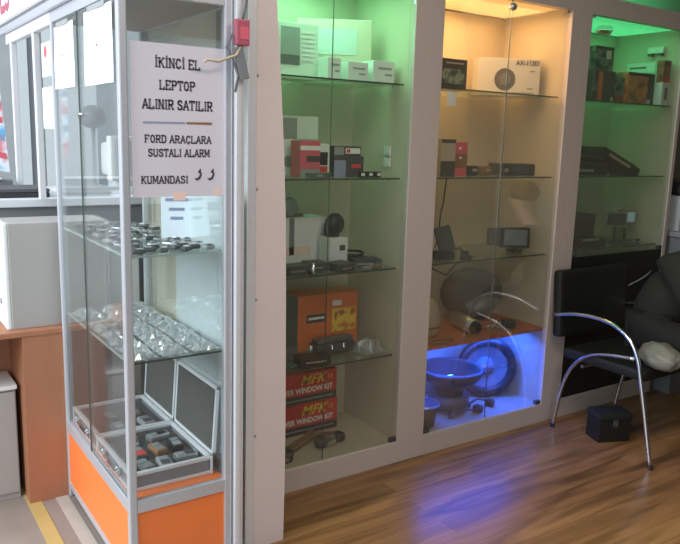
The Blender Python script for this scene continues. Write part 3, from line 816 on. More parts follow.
MB().box(0.03, 0.10, -0.01, 0.04, 0, 0.045, 0.006).build('socket_block', 'charcoal', t)
MB().box(-0.012, 0.02, -0.005, 0.03, 0, 0.02, 0.003).build('bracket_plate', 'midgrey', t)

# blue compartment
z = 0.105
t = thing('subwoofer', 'large round subwoofer with a thick black ring standing in the blue-lit compartment', 'speaker', (2.865, 2.75, z), math.radians(-30))
R0 = Matrix.Translation((0, 0, 0.170)) @ Matrix.Rotation(PI / 2, 4, 'X')
MB().lathe([(0.118, 0.0), (0.130, 0.022), (0.150, 0.026), (0.165, 0.016), (0.168, -0.01), (0.15, -0.03), (0.118, -0.012), (0.118, 0.0)], 44, R0).build('surround_ring', 'black', t, smooth=True)
MB().lathe([(0.117, 0.0), (0.075, -0.026), (0.05, -0.034)], 44, R0).build('cone', 'greydark', t, smooth=True)
MB().lathe([(0.05, -0.034), (0.046, -0.018), (0.028, -0.004), (0, 0.002)], 36, R0).build('dust_cap', 'inkblue', t, smooth=True)
MB().lathe([(0.15, -0.03), (0.10, -0.07), (0.08, -0.10), (0, -0.10)], 36, R0).build('basket', 'charcoal', t, smooth=True)
box('emblem_bar', 'silver', (-0.04, 0.045, -0.006, 0.0, 0.168, 0.173), t)
box('emblem_bar', 'silver', (0.085, 0.115, 0.006, 0.012, 0.172, 0.176), t)
t = thing('baffle_board', 'grey board leaning behind the large round subwoofer', 'board', (2.93, 2.90, z), math.radians(-12))
box('board', 'midgrey', (-0.16, 0.11, 0, 0.016, 0, 0.16), t, 0.002)
box('board_foot', 'darkgrey', (-0.15, 0.10, -0.02, 0, 0, 0.012), t)
t = thing('bowl_speaker', 'upturned bowl-shaped speaker on legs at the left of the blue-lit compartment', 'speaker', (2.55, 2.70, z), math.radians(10))
MB().lathe([(0.150, 0.225), (0.168, 0.230), (0.172, 0.218), (0.155, 0.185), (0.11, 0.15), (0.07, 0.12), (0.07, 0.09), (0, 0.09)], 40, Matrix.Rotation(math.radians(0), 4, 'X')).build('basket', 'black', t, smooth=True)
MB().lathe([(0.152, 0.226), (0.13, 0.205), (0.09, 0.175), (0.05, 0.155), (0, 0.150)], 40).build('cone', 'black', t, smooth=True)
MB().lathe([(0.150, 0.227), (0.160, 0.236), (0.168, 0.230)], 40).build('rim', 'charcoal', t, smooth=True)
for dx, dy in ((-0.05, -0.02), (0.03, 0.03)):
    MB().ball((dx, dy, 0.172), 0.026, 0.026, 0.016, 16).build('tweeter', 'chrome', t, smooth=True)
MB().lathe([(0, 0.02), (0.10, 0.025), (0.105, 0.09), (0, 0.092)], 30).build('magnet', 'darkgrey', t, smooth=True)
for a in (0.2, 2.3, 4.3):
    MB().box(-0.008, 0.008, 0.06, 0.13, 0.0, 0.026, 0.003, Matrix.Rotation(a, 4, 'Z')).build('leg', 'charcoal', t)
for k, (x, y, lab) in enumerate(((2.66, 2.585, 'black pedal foot at the front of the blue-lit compartment'), (2.785, 2.62, 'black pedal foot in front of the subwoofer'))):
    t = thing('pedal_foot', lab, 'pedal', (x, y, z), 0.2 + 0.3 * k, 'black pedal feet')
    MB().box(-0.022, 0.022, -0.014, 0.03, 0, 0.038, 0.008).build('rubber_block', 'black', t)
    MB().tube([(-0.01, 0.01, 0.03), (-0.06, 0.06, 0.05), (-0.11, 0.08, 0.04)] if k else [(-0.02, 0.0, 0.025), (-0.10, 0.03, 0.028), (-0.2, 0.04, 0.02)], 0.006, 8).build('arm', 'charcoal', t, smooth=True)
t = thing('small_speaker', 'small blue-lit speaker half hidden behind the cabinet stile', 'speaker', (2.295, 2.60, z))
MB().lathe([(0, 0), (0.05, 0), (0.06, 0.06), (0.075, 0.11), (0.07, 0.118), (0.05, 0.10), (0, 0.09)], 28).build('speaker_body', 'charcoal', t, smooth=True)
MB().lathe([(0.069, 0.117), (0.074, 0.121), (0.077, 0.112)], 28).build('rim', 'silver', t, smooth=True)

# ================================================================== CABINET 3 CONTENTS
z = SH[3]
t, w, h = carton('black_game_box', 'black carton with an orange stripe at the left of the top shelf', 'box', 'charcoal', 3.36, 3.555, 2.60, z, 1.895, 0.09)
panel(t, 'orange_stripe', 'orangecard', -w * 0.24, -w * 0.06, 0.006, h - 0.008)
panel(t, 'dark_picture', 'darkart', -w / 2, -w * 0.28, 0.004, h - 0.004)
box('white_price_label', 'white', (w * 0.36, w * 0.44, -0.002, 0.0, 0.004, 0.026), t)
t, w, h = carton('green_picture_box', 'dark green picture carton standing on the black carton with the orange stripe', 'box', 'darkart', 3.375, 3.53, 2.605, 1.8955, 2.02, 0.07)
panel(t, 'black_title', 'black', -w / 2, w / 2, h * 0.88, h)
box('pale_figure', 'greenpanel', (w * 0.08, w * 0.34, -0.0022, -0.0002, h * 0.5, h * 0.84), t)
t, w, h = carton('narrow_game_box', 'narrow dark carton beside the wide colourful carton', 'box', 'darkart', 3.578, 3.665, 2.62, z, 1.872, 0.08)
panel(t, 'red_band', 'brownart', -w / 2, w / 2, 0.0, h * 0.3)
t, w, h = carton('colourful_game_box', 'wide red and orange picture carton in the middle of the top shelf', 'box', 'gameart', 3.67, 3.915, 2.60, z, 1.905, 0.09)
panel(t, 'black_top_band', 'black', -w / 2, w / 2, h * 0.90, h)
panel(t, 'black_right_band', 'black', w * 0.26, w / 2, 0.0, h * 0.9)
box('white_price_label', 'white', (w * 0.27, w * 0.37, -0.003, -0.001, 0.004, 0.03), t)
t, w, h = carton('white_spray_box', 'white carton with a dark figure at the right end of the top shelf', 'box', 'white', 3.928, 4.0, 2.555, z, 1.862, 0.05)
panel(t, 'dark_figure', 'darkgrey', -w * 0.15, w * 0.2, 0.03, 0.10)
t, w, h = carton('brown_box', 'brown and red carton standing on the white carton with a dark figure', 'box', 'brownart', 3.93, 3.998, 2.558, 1.8625, 1.985, 0.045)
panel(t, 'red_foot', 'red', -w / 2, w / 2, 0.0, 0.03)
t = thing('wall_notice', 'small white paper notice on the green-lit side wall', 'notice', (4.0285, 2.68, 1.93))
box('notice_sheet', 'white', (-0.002, 0, 0, 0.19, 0, 0.06), t)
box('print_line', 'ink', (-0.003, -0.002, 0.06, 0.17, 0.026, 0.036), t)
for x, y, zz, lab in ((4.018, 2.62, 2.02, 'small white bracket with dark clips on the right wall of the green-topped cabinet'),):
    t = thing('wall_bracket', lab, 'bracket', (x, y, zz))
    box('bracket_plate', 'white', (-0.02, 0.01, 0, 0.10, 0.015, 0.05), t, 0.003)
    box('clip', 'charcoal', (-0.025, 0.0, 0.005, 0.025, 0, 0.015), t); box('clip', 'charcoal', (-0.025, 0.0, 0.07, 0.095, 0, 0.015), t)
t = thing('ceiling_spotlight', 'pale spotlight under the ceiling of the green-topped cabinet', 'light', (3.62, 2.75, 2.10))
MB().lathe([(0, 0.07), (0.035, 0.07), (0.05, 0.035), (0.05, 0.03), (0, 0.03)], 20).build('lamp_body', 'white', t, smooth=True)
box('red_clip', 'red', (-0.055, 0.05, -0.01, 0.01, 0.016, 0.03), t)

z = SH[2]


def amp(label, x, y, zz, rz, tilt, L=0.30, Dp=0.19, H=0.06):
    t = thing('car_amplifier', label, 'amplifier', (x, y, zz), rz, 'black car amplifiers')
    T = Matrix.Translation((0, 0, 0.0)) @ Matrix.Rotation(tilt, 4, 'Y')
    MB().box(-L / 2, L / 2, -Dp / 2, Dp / 2, 0, H, 0.008, T).build('amplifier_case', 'leather', t)
    b = MB()
    for k in range(7):
        b.box(-L / 2 + 0.02, L / 2 - 0.02, -Dp / 2 + 0.02 + k * 0.025, -Dp / 2 + 0.028 + k * 0.025, H, H + 0.008, 0.0, T)
    b.build('cooling_fins', 'black', t)
    MB().box(-L / 2 + 0.05, L / 2 - 0.09, -Dp / 2 - 0.002, -Dp / 2 + 0.001, H * 0.35, H * 0.62, 0.0, T).build('name_strip', 'beige', t)
    MB().box(-0.06, 0.0, -0.03, 0.02, H + 0.008, H + 0.010, 0.0, T).build('silver_plate', 'silver', t)
    MB().box(-L * 0.42, -L * 0.3, -0.06, 0.06, -0.13 * math.sin(abs(tilt)) - 0.0, 0.0, 0.0).build('stand', 'black', t)
    return t


a1 = amp('black car amplifier sloping down to the right on a stand in the second shelf', 3.70, 2.71, z + 0.052, math.radians(-6), math.radians(22), 0.33, 0.2, 0.05)
a2 = thing('car_amplifier', 'black car amplifier lying flat at the left of the second shelf', 'amplifier', (3.43, 2.62, z), math.radians(-8), 'black car amplifiers')
MB().box(-0.14, 0.14, 0, 0.16, 0, 0.075, 0.01).build('amplifier_case', 'leather', a2)
MB().box(-0.12, 0.12, 0.01, 0.15, 0.075, 0.11, 0.02).build('heat_sink', 'leather', a2)
box('terminal_strip', 'midgrey', (-0.09, 0.03, -0.002, 0.001, 0.02, 0.035), a2)

z = SH[1]


def mini_screen(label, x, y, rz, w, h, lift, sm, fm):
    t = thing('mini_monitor', label, 'monitor', (x, y, z), rz, 'mini monitors on stands')
    box('frame', fm, (-w / 2, w / 2, 0, 0.018, lift, lift + h), t, 0.003)
    box('screen', sm, (-w / 2 + 0.009, w / 2 - 0.009, -0.0015, 0.0, lift + 0.012, lift + h - 0.008), t)
    MB().cyl((0, 0.012, 0.006), (0, 0.012, lift), 0.008, 10).build('stem', 'black', t)
    MB().lathe([(0, 0), (0.045, 0), (0.042, 0.008), (0, 0.012)], 20).build('foot', 'black', t)
    return t


mini_screen('mini monitor with a dark screen and silver frame, left of the pale blue one', 3.76, 2.65, math.radians(-25), 0.135, 0.088, 0.095, 'screendark', 'silver')
mini_screen('mini monitor with a pale blue screen beside the dark one', 3.90, 2.68, math.radians(-28), 0.115, 0.078, 0.105, 'screenblue', 'silver')
t = thing('spy_camera', 'tiny white camera above and between the two mini monitors', 'camera', (3.842, 2.70, z))
box('camera_body', 'white', (-0.018, 0.018, 0, 0.03, 0.165, 0.20), t, 0.004)
MB().cyl((0, -0.003, 0.183), (0, 0.0, 0.183), 0.01, 14).build('lens', 'charcoal', t)
MB().cyl((0, 0.015, 0), (0, 0.015, 0.166), 0.005, 8).build('stem', 'black', t)
MB().lathe([(0, 0), (0.02, 0), (0.018, 0.006), (0, 0.008)], 16).build('foot', 'black', t)
t = thing('adapter_board', 'small silver and green adapter board in front of the mini monitors', 'adapter', (3.835, 2.575, z), -0.2)
box('board', 'greenpcb', (-0.05, 0.05, 0, 0.05, 0, 0.01), t)
box('silver_shell', 'silver', (0.0, 0.05, -0.002, 0.045, 0.01, 0.036), t, 0.003)
box('port', 'black', (0.01, 0.04, -0.004, -0.001, 0.015, 0.03), t)
t, w, h = carton('black_device_box', 'black device box at the left of the third shelf of the green-topped cabinet', 'box', 'black', 3.36, 3.60, 2.68, z, 1.105, 0.16)
box('front_edge', 'charcoal', (-w / 2, w / 2, -0.003, 0.0, h * 0.9, h), t)
t = thing('dvd_player', 'slim dark player with a bright silver lip in front of the black device box', 'player', (3.44, 2.57, z), -0.05)
box('casing', 'black', (-0.12, 0.12, 0, 0.10, 0, 0.05), t, 0.004)
MB().ball((-0.01, 0.0, 0.048), 0.075, 0.016, 0.007, 16).build('silver_lip', 'silver', t, smooth=True)
# ------------------------------------------------------------------ right-hand counter past the third cabinet
t = thing('side_counter', 'grey counter at the right picture edge past the last cabinet', 'counter', (4.60, 2.42, 0))
box('counter_top', 'midgrey', (-0.50, 0.6, -0.02, 0.52, 0.97, 1.0), t, 0.004)
box('counter_body', 'greydark', (-0.48, 0.58, 0.0, 0.50, 0, 0.97), t)
t, w, h = carton('white_box', 'white box with a black thing on it on the grey counter', 'box', 'greylight', 4.16, 4.42, 2.50, 1.0, 1.21, 0.2)
panel(t, 'brown_mark', 'brown', 0.06, 0.09, 0.06, 0.13)
t = thing('black_scanner', 'black lumpy device on top of the white box at the right edge', 'device', (4.28, 2.58, 1.21))
MB().box(-0.11, 0.11, -0.06, 0.08, 0, 0.07, 0.02).build('device_body', 'black', t)
MB().box(-0.06, 0.05, -0.03, 0.05, 0.07, 0.10, 0.012).build('device_lid', 'charcoal', t)

# ================================================================== CHAIR
ch = thing('armchair', 'black leatherette armchair with bent chrome tube arms in front of the last cabinet', 'chair', (3.05, 2.15, 0))


def smooth_path(pts, n=6):
    P = [Vector(p) for p in pts]
    P = [P[0] * 2 - P[1]] + P + [P[-1] * 2 - P[-2]]
    out = []
    for i in range(1, len(P) - 2):
        for k in range(n):
            u = k / n
            a, b, c, d = P[i - 1], P[i], P[i + 1], P[i + 2]
            out.append(0.5 * ((2 * b) + (-a + c) * u + (2 * a - 5 * b + 4 * c - d) * u * u + (-a + 3 * b - 3 * c + d) * u ** 3))
    out.append(P[-2])
    return out


ARM = [(2.470, 0.614), (2.341, 0.645), (2.208, 0.653), (2.102, 0.637), (2.014, 0.587), (1.965, 0.508), (1.94, 0.42), (1.892, 0.228), (1.840, 0.004)]
RAIL = [(1.985, 0.500), (2.142, 0.480), (2.239, 0.450), (2.314, 0.391), (2.365, 0.310), (2.402, 0.190), (2.432, 0.004)]
for sx in (0.0, 0.56):
    MB().tube(smooth_path([(sx, y - 2.15, zz) for y, zz in ARM]), 0.0105, 14).build('arm_tube', 'chrome', ch, smooth=True)
    MB().tube(smooth_path([(sx + (0.012 if sx == 0 else -0.012), y - 2.15, zz) for y, zz in RAIL]), 0.0105, 14).build('rear_leg_tube', 'chrome', ch, smooth=True)
    for y, zz in ((1.840, 0.0), (2.432, 0.0)):
        MB().lathe([(0, 0), (0.013, 0), (0.013, 0.018), (0, 0.018)], 14, Matrix.Translation((sx + (0.0 if y < 2 else (0.012 if sx == 0 else -0.012)), y - 2.15, 0))).build('foot_cap', 'black', ch)
MB().box(0.018, 0.542, -0.22, 0.26, 0.395, 0.452, 0.02).build('seat', 'leather', ch)
MB().box(0.0, 0.56, -0.025, 0.03, -0.13, 0.225, 0.02, Matrix.Translation((0, 0.305, 0.625)) @ Matrix.Rotation(math.radians(-4), 4, 'X')).build('backrest', 'leather', ch)
MB().cyl((0, 0.12, 0.385), (0.56, 0.12, 0.385), 0.009, 12).build('cross_tube', 'chrome', ch)

# box on the floor under the chair
t = thing('black_toolbox', 'small black box with a grey padded lid on the floor under the chair', 'box', (3.175, 2.13, 0), math.radians(-22))
MB().box(-0.09, 0.09, 0, 0.12, 0, 0.115, 0.006).build('box_body', 'leather', t)
MB().box(-0.095, 0.095, -0.006, 0.125, 0.115, 0.155, 0.014).build('lid', 'trousers', t)
box('latch', 'charcoal', (-0.012, 0.012, -0.008, 0.0, 0.085, 0.12), t)


# ================================================================== PERSON (seated, leaning forward, mostly past the picture edge)
def skin(name, verts, edges, root, m, parent=None, sub=2):
    me = bpy.data.meshes.new(name)
    me.from_pydata([v[:3] for v in verts], edges, [])
    o = bpy.data.objects.new(name, me); COL.objects.link(o)
    me.materials.append(M[m])
    sk = o.modifiers.new('skin', 'SKIN'); sk.use_smooth_shade = True
    ss = o.modifiers.new('sub', 'SUBSURF'); ss.levels = sub; ss.render_levels = sub
    for i, v in enumerate(verts):
        r = v[3]
        me.skin_vertices[0].data[i].radius = r if isinstance(r, tuple) else (r, r)
        me.skin_vertices[0].data[i].use_root = (i == root)
    if parent: o.parent = parent
    dg = bpy.context.evaluated_depsgraph_get()
    new = bpy.data.meshes.new_from_object(o.evaluated_get(dg))
    o.modifiers.clear(); o.data = new; bpy.data.meshes.remove(me)
    new.polygons.foreach_set('use_smooth', [True] * len(new.polygons))
    return o


PX, PY = 3.50, 2.17
pr = thing('person', 'person in dark jacket and trousers sitting in the black chair and leaning forward', 'person', (PX, PY, -0.03))
V = [(0, 0.0, 0.60, 0.09), (0.0, -0.03, 0.72, 0.115), (0.02, -0.11, 0.86, 0.125), (0.03, -0.17, 0.95, 0.10), (0.035, -0.22, 1.03, 0.052), (0.04, -0.27, 1.09, 0.065), (0.045, -0.31, 1.17, 0.085), (0.045, -0.32, 1.25, 0.06),
     (-0.10, -0.15, 0.935, 0.07), (-0.13, -0.22, 0.83, 0.05), (-0.10, -0.32, 0.72, 0.042), (0.03, -0.40, 0.67, 0.034), (0.06, -0.42, 0.665, 0.028),
     (0.19, -0.16, 0.925, 0.07), (0.23, -0.22, 0.81, 0.05), (0.22, -0.29, 0.70, 0.042), (0.17, -0.38, 0.66, 0.034), (0.15, -0.41, 0.66, 0.028),
     (-0.085, -0.02, 0.585, 0.06), (-0.10, -0.20, 0.57, 0.075), (-0.115, -0.39, 0.55, 0.062), (-0.11, -0.42, 0.46, 0.052), (-0.11, -0.40, 0.28, 0.05), (-0.11, -0.38, 0.09, 0.036), (-0.11, -0.44, 0.055, 0.036), (-0.115, -0.54, 0.038, 0.03),
     (0.09, -0.02, 0.585, 0.06), (0.11, -0.20, 0.57, 0.075), (0.13, -0.40, 0.55, 0.062), (0.13, -0.43, 0.46, 0.052), (0.13, -0.42, 0.28, 0.05), (0.13, -0.40, 0.09, 0.036), (0.13, -0.46, 0.055, 0.036), (0.135, -0.56, 0.038, 0.03)]
Eg = [(0, 1), (1, 2), (2, 3), (3, 4), (4, 5), (5, 6), (6, 7), (3, 8), (8, 9), (9, 10), (10, 11), (11, 12), (3, 13), (13, 14), (14, 15), (15, 16), (16, 17),
      (0, 18), (18, 19), (19, 20), (20, 21), (21, 22), (22, 23), (23, 24), (24, 25), (0, 26), (26, 27), (27, 28), (28, 29), (29, 30), (30, 31), (31, 32), (32, 33)]
CLAD = {0, 1, 2, 3, 8, 9, 10, 13, 14, 15} | set(range(18, 24)) | set(range(26, 32))
skin('body', [(*v[:3], v[3] * (0.68 if i in CLAD else 1)) for i, v in enumerate(V)], Eg, 0, 'skin', pr)
# jacket and trousers a little wider than the body
jv = [(*v[:3], v[3] * 1.16 + 0.012) for v in (V[0], V[1], V[2], V[3], V[4])]
ji = [0, 1, 2, 3, 4]
JV = jv + [(*V[i][:3], V[i][3] * 1.15 + 0.012) for i in (8, 9, 10, 11, 13, 14, 15, 16)]
JV[0] = (0, 0.03, 0.575, 0.145)
JV[4] = (*V[4][:2], 1.0, 0.066)
skin('jacket', JV, [(0, 1), (1, 2), (2, 3), (3, 4), (3, 5), (5, 6), (6, 7), (7, 8), (3, 9), (9, 10), (10, 11), (11, 12)], 0, 'jacket', pr)
TV = [(*V[i][:3], max(V[i][3] * 1.1 + 0.018, 0.095 if i in (0, 18, 26) else 0)) for i in (0, 18, 19, 20, 21, 22, 23, 26, 27, 28, 29, 30, 31)]
skin('trousers', TV, [(0, 1), (1, 2), (2, 3), (3, 4), (4, 5), (5, 6), (0, 7), (7, 8), (8, 9), (9, 10), (10, 11), (11, 12)], 0, 'trousers', pr)
for s, vi in ((-1, (23, 24, 25)), (1, (31, 32, 33))):
    skin('shoe', [(*V[vi[0]][:2], 0.07, 0.045), (*V[vi[1]][:2], 0.052, 0.046), (*V[vi[2]][:2], 0.042, 0.038)], [(0, 1), (1, 2)], 0, 'black', pr)
MB().ball((0.045, -0.305, 1.225), 0.088, 0.10, 0.075, 20).build('hair', 'hair', pr, smooth=True)
for ex in (0.012, 0.078):
    MB().ball((ex, -0.392, 1.175), 0.012, 0.008, 0.008, 10).build('eye', 'white', pr, smooth=True)
MB().ball((0.045, -0.405, 1.15), 0.014, 0.02, 0.02, 10).build('nose', 'skin', pr, smooth=True)
for s, wrist in ((-1, V[12]), (1, V[17])):
    wx, wy, wz = wrist[:3]
    hv = [(wx, wy, wz, 0.024), (wx + 0.02 * -s, wy - 0.045, wz - 0.015, (0.034, 0.02)), (wx + 0.03 * -s, wy - 0.075, wz - 0.03, (0.036, 0.018))]
    he = [(0, 1), (1, 2)]
    for k in range(4):
        o_ = (k - 1.5) * 0.018
        b0 = len(hv)
        hv += [(wx + 0.03 * -s + o_, wy - 0.10 + abs(o_) * 0.3, wz - 0.045, 0.0088), (wx + 0.03 * -s + o_, wy - 0.115 + abs(o_) * 0.3, wz - 0.068, 0.0082), (wx + 0.03 * -s + o_ * 0.9, wy - 0.105, wz - 0.09 + abs(o_) * 0.4, 0.0075)]
        he += [(2, b0), (b0, b0 + 1), (b0 + 1, b0 + 2)]
    b0 = len(hv)
    hv += [(wx + 0.06 * -s, wy - 0.055, wz - 0.03, 0.010), (wx + 0.07 * -s, wy - 0.08, wz - 0.05, 0.009)]
    he += [(1, b0), (b0, b0 + 1)]
    skin('hand', hv, he, 0, 'skin', pr, 1)

# crumpled white bag on the chair seat beside the person's thigh
random.seed(5)
bb = MB()
r = bmesh.ops.create_icosphere(bb.bm, subdivisions=4, radius=1.0)
from mathutils import noise as mnoise
for v in r['verts']:
    n = v.co.normalized()
    d = 1 + 0.10 * mnoise.noise(n * 2.3) + 0.06 * mnoise.noise(n * 6.0)
    v.co = Vector((n.x * 0.085 * d, n.y * 0.13 * d, max(n.z * 0.064 * d, -0.050)))
bagob = bb.build('crumpled_bag', 'bagpaper', None, (3.205, 1.945, 0.5035), (0, 0, -0.5), True)
tag(bagob, 'crumpled pale bag on the chair seat at the right picture edge', 'bag')

# ================================================================== GLASS VITRINE (left)
VX0, VX1, VY0, VY1 = 0.675, 1.032, 2.15, 2.96
vt = thing('glass_vitrine', 'tall aluminium-framed glass vitrine on an orange base at the left', 'display case', (0, 0, 0))
ZTOP = 1.925
for (x, y) in ((VX0, VY0), (VX1 - 0.026, VY0), (VX1 - 0.022, VY1 - 0.022), (VX0, VY1 - 0.018)):
    s = 0.027 if y == VY0 else 0.018
    box('corner_post', 'alu', (x, x + s, y, y + s, 0.0, ZTOP), vt, 0.005)
for zz0, zz1 in ((0.287, 0.330), (1.885, 1.925), (0.04, 0.065)):
    box('rail', 'alu', (VX0 + 0.027, VX1 - 0.026, VY0 + 0.002, VY0 + 0.022, zz0, zz1), vt, 0.002)
    box('rail', 'alu', (VX0 + 0.002, VX0 + 0.02, VY0 + 0.027, VY1 - 0.018, zz0, zz1), vt, 0.002)
    box('rail', 'alu', (VX1 - 0.022, VX1 - 0.004, VY0 + 0.026, VY1 - 0.022, zz0, zz1), vt, 0.002)
    box('rail', 'alu', (VX0 + 0.018, VX1 - 0.022, VY1 - 0.02, VY1 - 0.004, zz0, zz1), vt, 0.002)
box('front_base_panel', 'orange', (VX0 + 0.027, VX1 - 0.026, VY0 + 0.008, VY0 + 0.018, 0.065, 0.287), vt)
box('side_base_panel', 'orange', (VX0 + 0.006, VX0 + 0.016, VY0 + 0.027, VY1 - 0.018, 0.065, 0.287), vt)
box('side_base_panel', 'orange', (VX1 - 0.018, VX1 - 0.008, VY0 + 0.026, VY1 - 0.022, 0.065, 0.287), vt)
box('rear_base_panel', 'orange', (VX0 + 0.018, VX1 - 0.022, VY1 - 0.016, VY1 - 0.006, 0.065, 0.287), vt)
box('deck', 'orange', (VX0 + 0.02, VX1 - 0.022, VY0 + 0.022, VY1 - 0.02, 0.318, 0.331), vt)
box('top_board', 'topboard', (VX0 + 0.02, VX1 - 0.022, VY0 + 0.022, VY1 - 0.02, 1.885, 1.90), vt)
fg = box('front_glass', 'glass_case', (VX0 + 0.027, VX1 - 0.026, VY0 + 0.010, VY0 + 0.015, 0.33, 1.885), vt)
YJ = 2.60
box('sliding_pane', 'glass_case', (VX0 + 0.006, VX0 + 0.010, VY0 + 0.027, YJ + 0.01, 0.33, 1.885), vt)
box('sliding_pane', 'glass_case', (VX0 + 0.012, VX0 + 0.016, YJ - 0.01, VY1 - 0.018, 0.33, 1.885), vt)
box('pane_edge', 'glassedge', (VX0 + 0.0055, VX0 + 0.0105, YJ + 0.010, YJ + 0.0125, 0.33, 1.885), vt)
lk = MB().cyl((VX0 - 0.006, YJ - 0.015, 1.55), (VX0 + 0.006, YJ - 0.015, 1.55), 0.008, 12).build('pane_lock', 'chrome', vt)
box('white_side_panel', 'whitepanel', (VX1 - 0.010, VX1 - 0.004, VY0 + 0.026, 2.62, 0.33, 1.32), vt)
box('side_glass', 'glass_case', (VX1 - 0.016, VX1 - 0.011, VY0 + 0.026, VY1 - 0.022, 0.33, 1.885), vt)
for zz in (0.787, 1.125):
    s = box('glass_shelf', 'shelfglass', (VX0 + 0.02, VX1 - 0.02, VY0 + 0.024, VY1 - 0.02, zz - 0.006, zz), vt)
    box('front_edge', 'shelfedgepale' if zz > 1 else 'glassedge', (VX0 + 0.02, VX1 - 0.02, VY0 + 0.0225, VY0 + 0.024, zz - 0.007, zz), s)
    box('side_edge', 'shelfedgepale', (VX0 + 0.0185, VX0 + 0.02, VY0 + 0.024, VY1 - 0.02, zz - 0.007, zz), s)

# ---- notices
nt_ = thing('notice_sheet', 'large white notice with Turkish lettering taped to the front glass of the vitrine', 'notice', (0.857, VY0 + 0.008, 1.305))
box('sheet', 'paper', (-0.147, 0.149, -0.001, 0.0, 0, 0.452), nt_)
tx = MB()
slab_line(tx, 'İKİNCİ EL', 0.0, 0.397, 0.026, 0.145)
slab_line(tx, 'LEPTOP', -0.002, 0.333, 0.025, 0.115)
slab_line(tx, 'ALINIR SATILIR', 0.0, 0.276, 0.026, 0.225)
slab_line(tx, 'FORD ARAÇLARA', 0.0, 0.174, 0.021, 0.215)
slab_line(tx, 'SUSTALI ALARM', 0.002, 0.133, 0.021, 0.20)
slab_line(tx, 'KUMANDASI', -0.045, 0.052, 0.021, 0.15)
o = tx.build('lettering', 'ink', nt_); o.location = (0, -0.0011, 0)
MB().prism([(-0.112, 0.2185), (0.02, 0.2205), (0.02, 0.2265), (-0.112, 0.2245)], -0.0018, -0.001).build('rule_line', 'inkblue', nt_)
MB().prism([(0.024, 0.2205), (0.108, 0.2205), (0.108, 0.2285), (0.024, 0.2265)], -0.0018, -0.001).build('rule_line', 'brown', nt_)
for dx in (0.052, 0.095):
    b = MB()
    pts = [(dx - 0.004, 0.044), (dx + 0.004, 0.036), (dx + 0.016, 0.041), (dx + 0.022, 0.056), (dx + 0.017, 0.069), (dx + 0.012, 0.067), (dx + 0.015, 0.056), (dx + 0.010, 0.047), (dx + 0.003, 0.044)]
    b.prism(pts, -0.0018, -0.001)
    b.prism([(dx + 0.008, 0.062), (dx + 0.016, 0.074), (dx + 0.020, 0.071), (dx + 0.013, 0.060)], -0.0018, -0.001)
    b.build('remote_drawing', 'charcoal', nt_, (0, 0, 0.012))
box('tape', 'peach', (-0.02, 0.02, -0.0016, -0.0008, -0.012, 0.014), nt_)
box('tape', 'peach', (0.118, 0.136, -0.0016, -0.0008, 0.002, 0.024), nt_)


def side_notice(label, y0, y1, z0, z1):
    """white sheet hung on the left side panes, faint print"""
    t = thing('side_notice', label, 'notice', (VX0 + 0.0045, (y0 + y1) / 2, z0), -PI / 2, 'white notices on the side panes')
    w, h = y1 - y0, z1 - z0
    b = MB()
    n = 8
    rowv = []
    for i in range(n + 1):
        x = -w / 2 + w * i / n
        a = [b.bm.verts.new((x + 0.006 * math.sin(zz * 9), -0.0006 - 0.0012 * (1 + math.sin(i * 1.3 + zz * 20)), zz)) for zz in [h * k / 6 for k in range(7)]]
        rowv.append(a)
    for a, c in zip(rowv, rowv[1:]):
        for k in range(6):
            b.bm.faces.new((a[k], c[k], c[k + 1], a[k + 1]))
    sh = b.build('sheet', 'paperblue', t)
    mm = sh.modifiers.new('thick', 'SOLIDIFY'); mm.thickness = 0.0006
    s = w / 0.30
    tx = MB()
    for st, zz, hh, ww in (('İKİNCİ EL', 0.84, 0.018, 0.45), ('LEPTOP', 0.74, 0.016, 0.36), ('ALINIR SATILIR', 0.63, 0.018, 0.72), ('SUSTALI ALARM', 0.38, 0.014, 0.62), ('KUMANDASI', 0.28, 0.014, 0.42)):
        slab_line(tx, st, 0, zz * h, hh * 0.8, ww * w)
    o = tx.build('faint_lettering', 'inkpale', t); o.location = (0, -0.0042, 0)
    box('tape', 'midgrey', (-w * 0.3, w * 0.3, -0.0052, -0.0035, h - 0.004, h + 0.012), t)
    box('red_mark', 'inkred', (-0.006, 0.006, -0.0050, -0.0042, h * 0.50, h * 0.53), t)
    return t


side_notice('white notice on the side pane nearest the corner post of the vitrine', 2.215, 2.515, 1.64, 1.868)
side_notice('white notice on the rear side pane of the vitrine', 2.645, 2.915, 1.644, 1.862)

# small sheet standing inside on the upper shelf
t = thing('price_sheet', 'small bluish white sheet with grey lines standing on the upper vitrine shelf', 'notice', (0.978, 2.49, 1.126), math.radians(-20))
MB().box(-0.055, 0.055, 0, 0.002, 0, 0.19, 0.0, Matrix.Rotation(math.radians(-8), 4, 'X')).build('sheet', 'paperblue', t)
for zz, wv in ((0.155, 0.075), (0.132, 0.08), (0.098, 0.055), (0.066, 0.045)):
    MB().box(-wv / 2, wv / 2, -0.001, 0.0, zz, zz + 0.011, 0.0, Matrix.Rotation(math.radians(-8), 4, 'X')).build('print_line', 'inkblue', t)

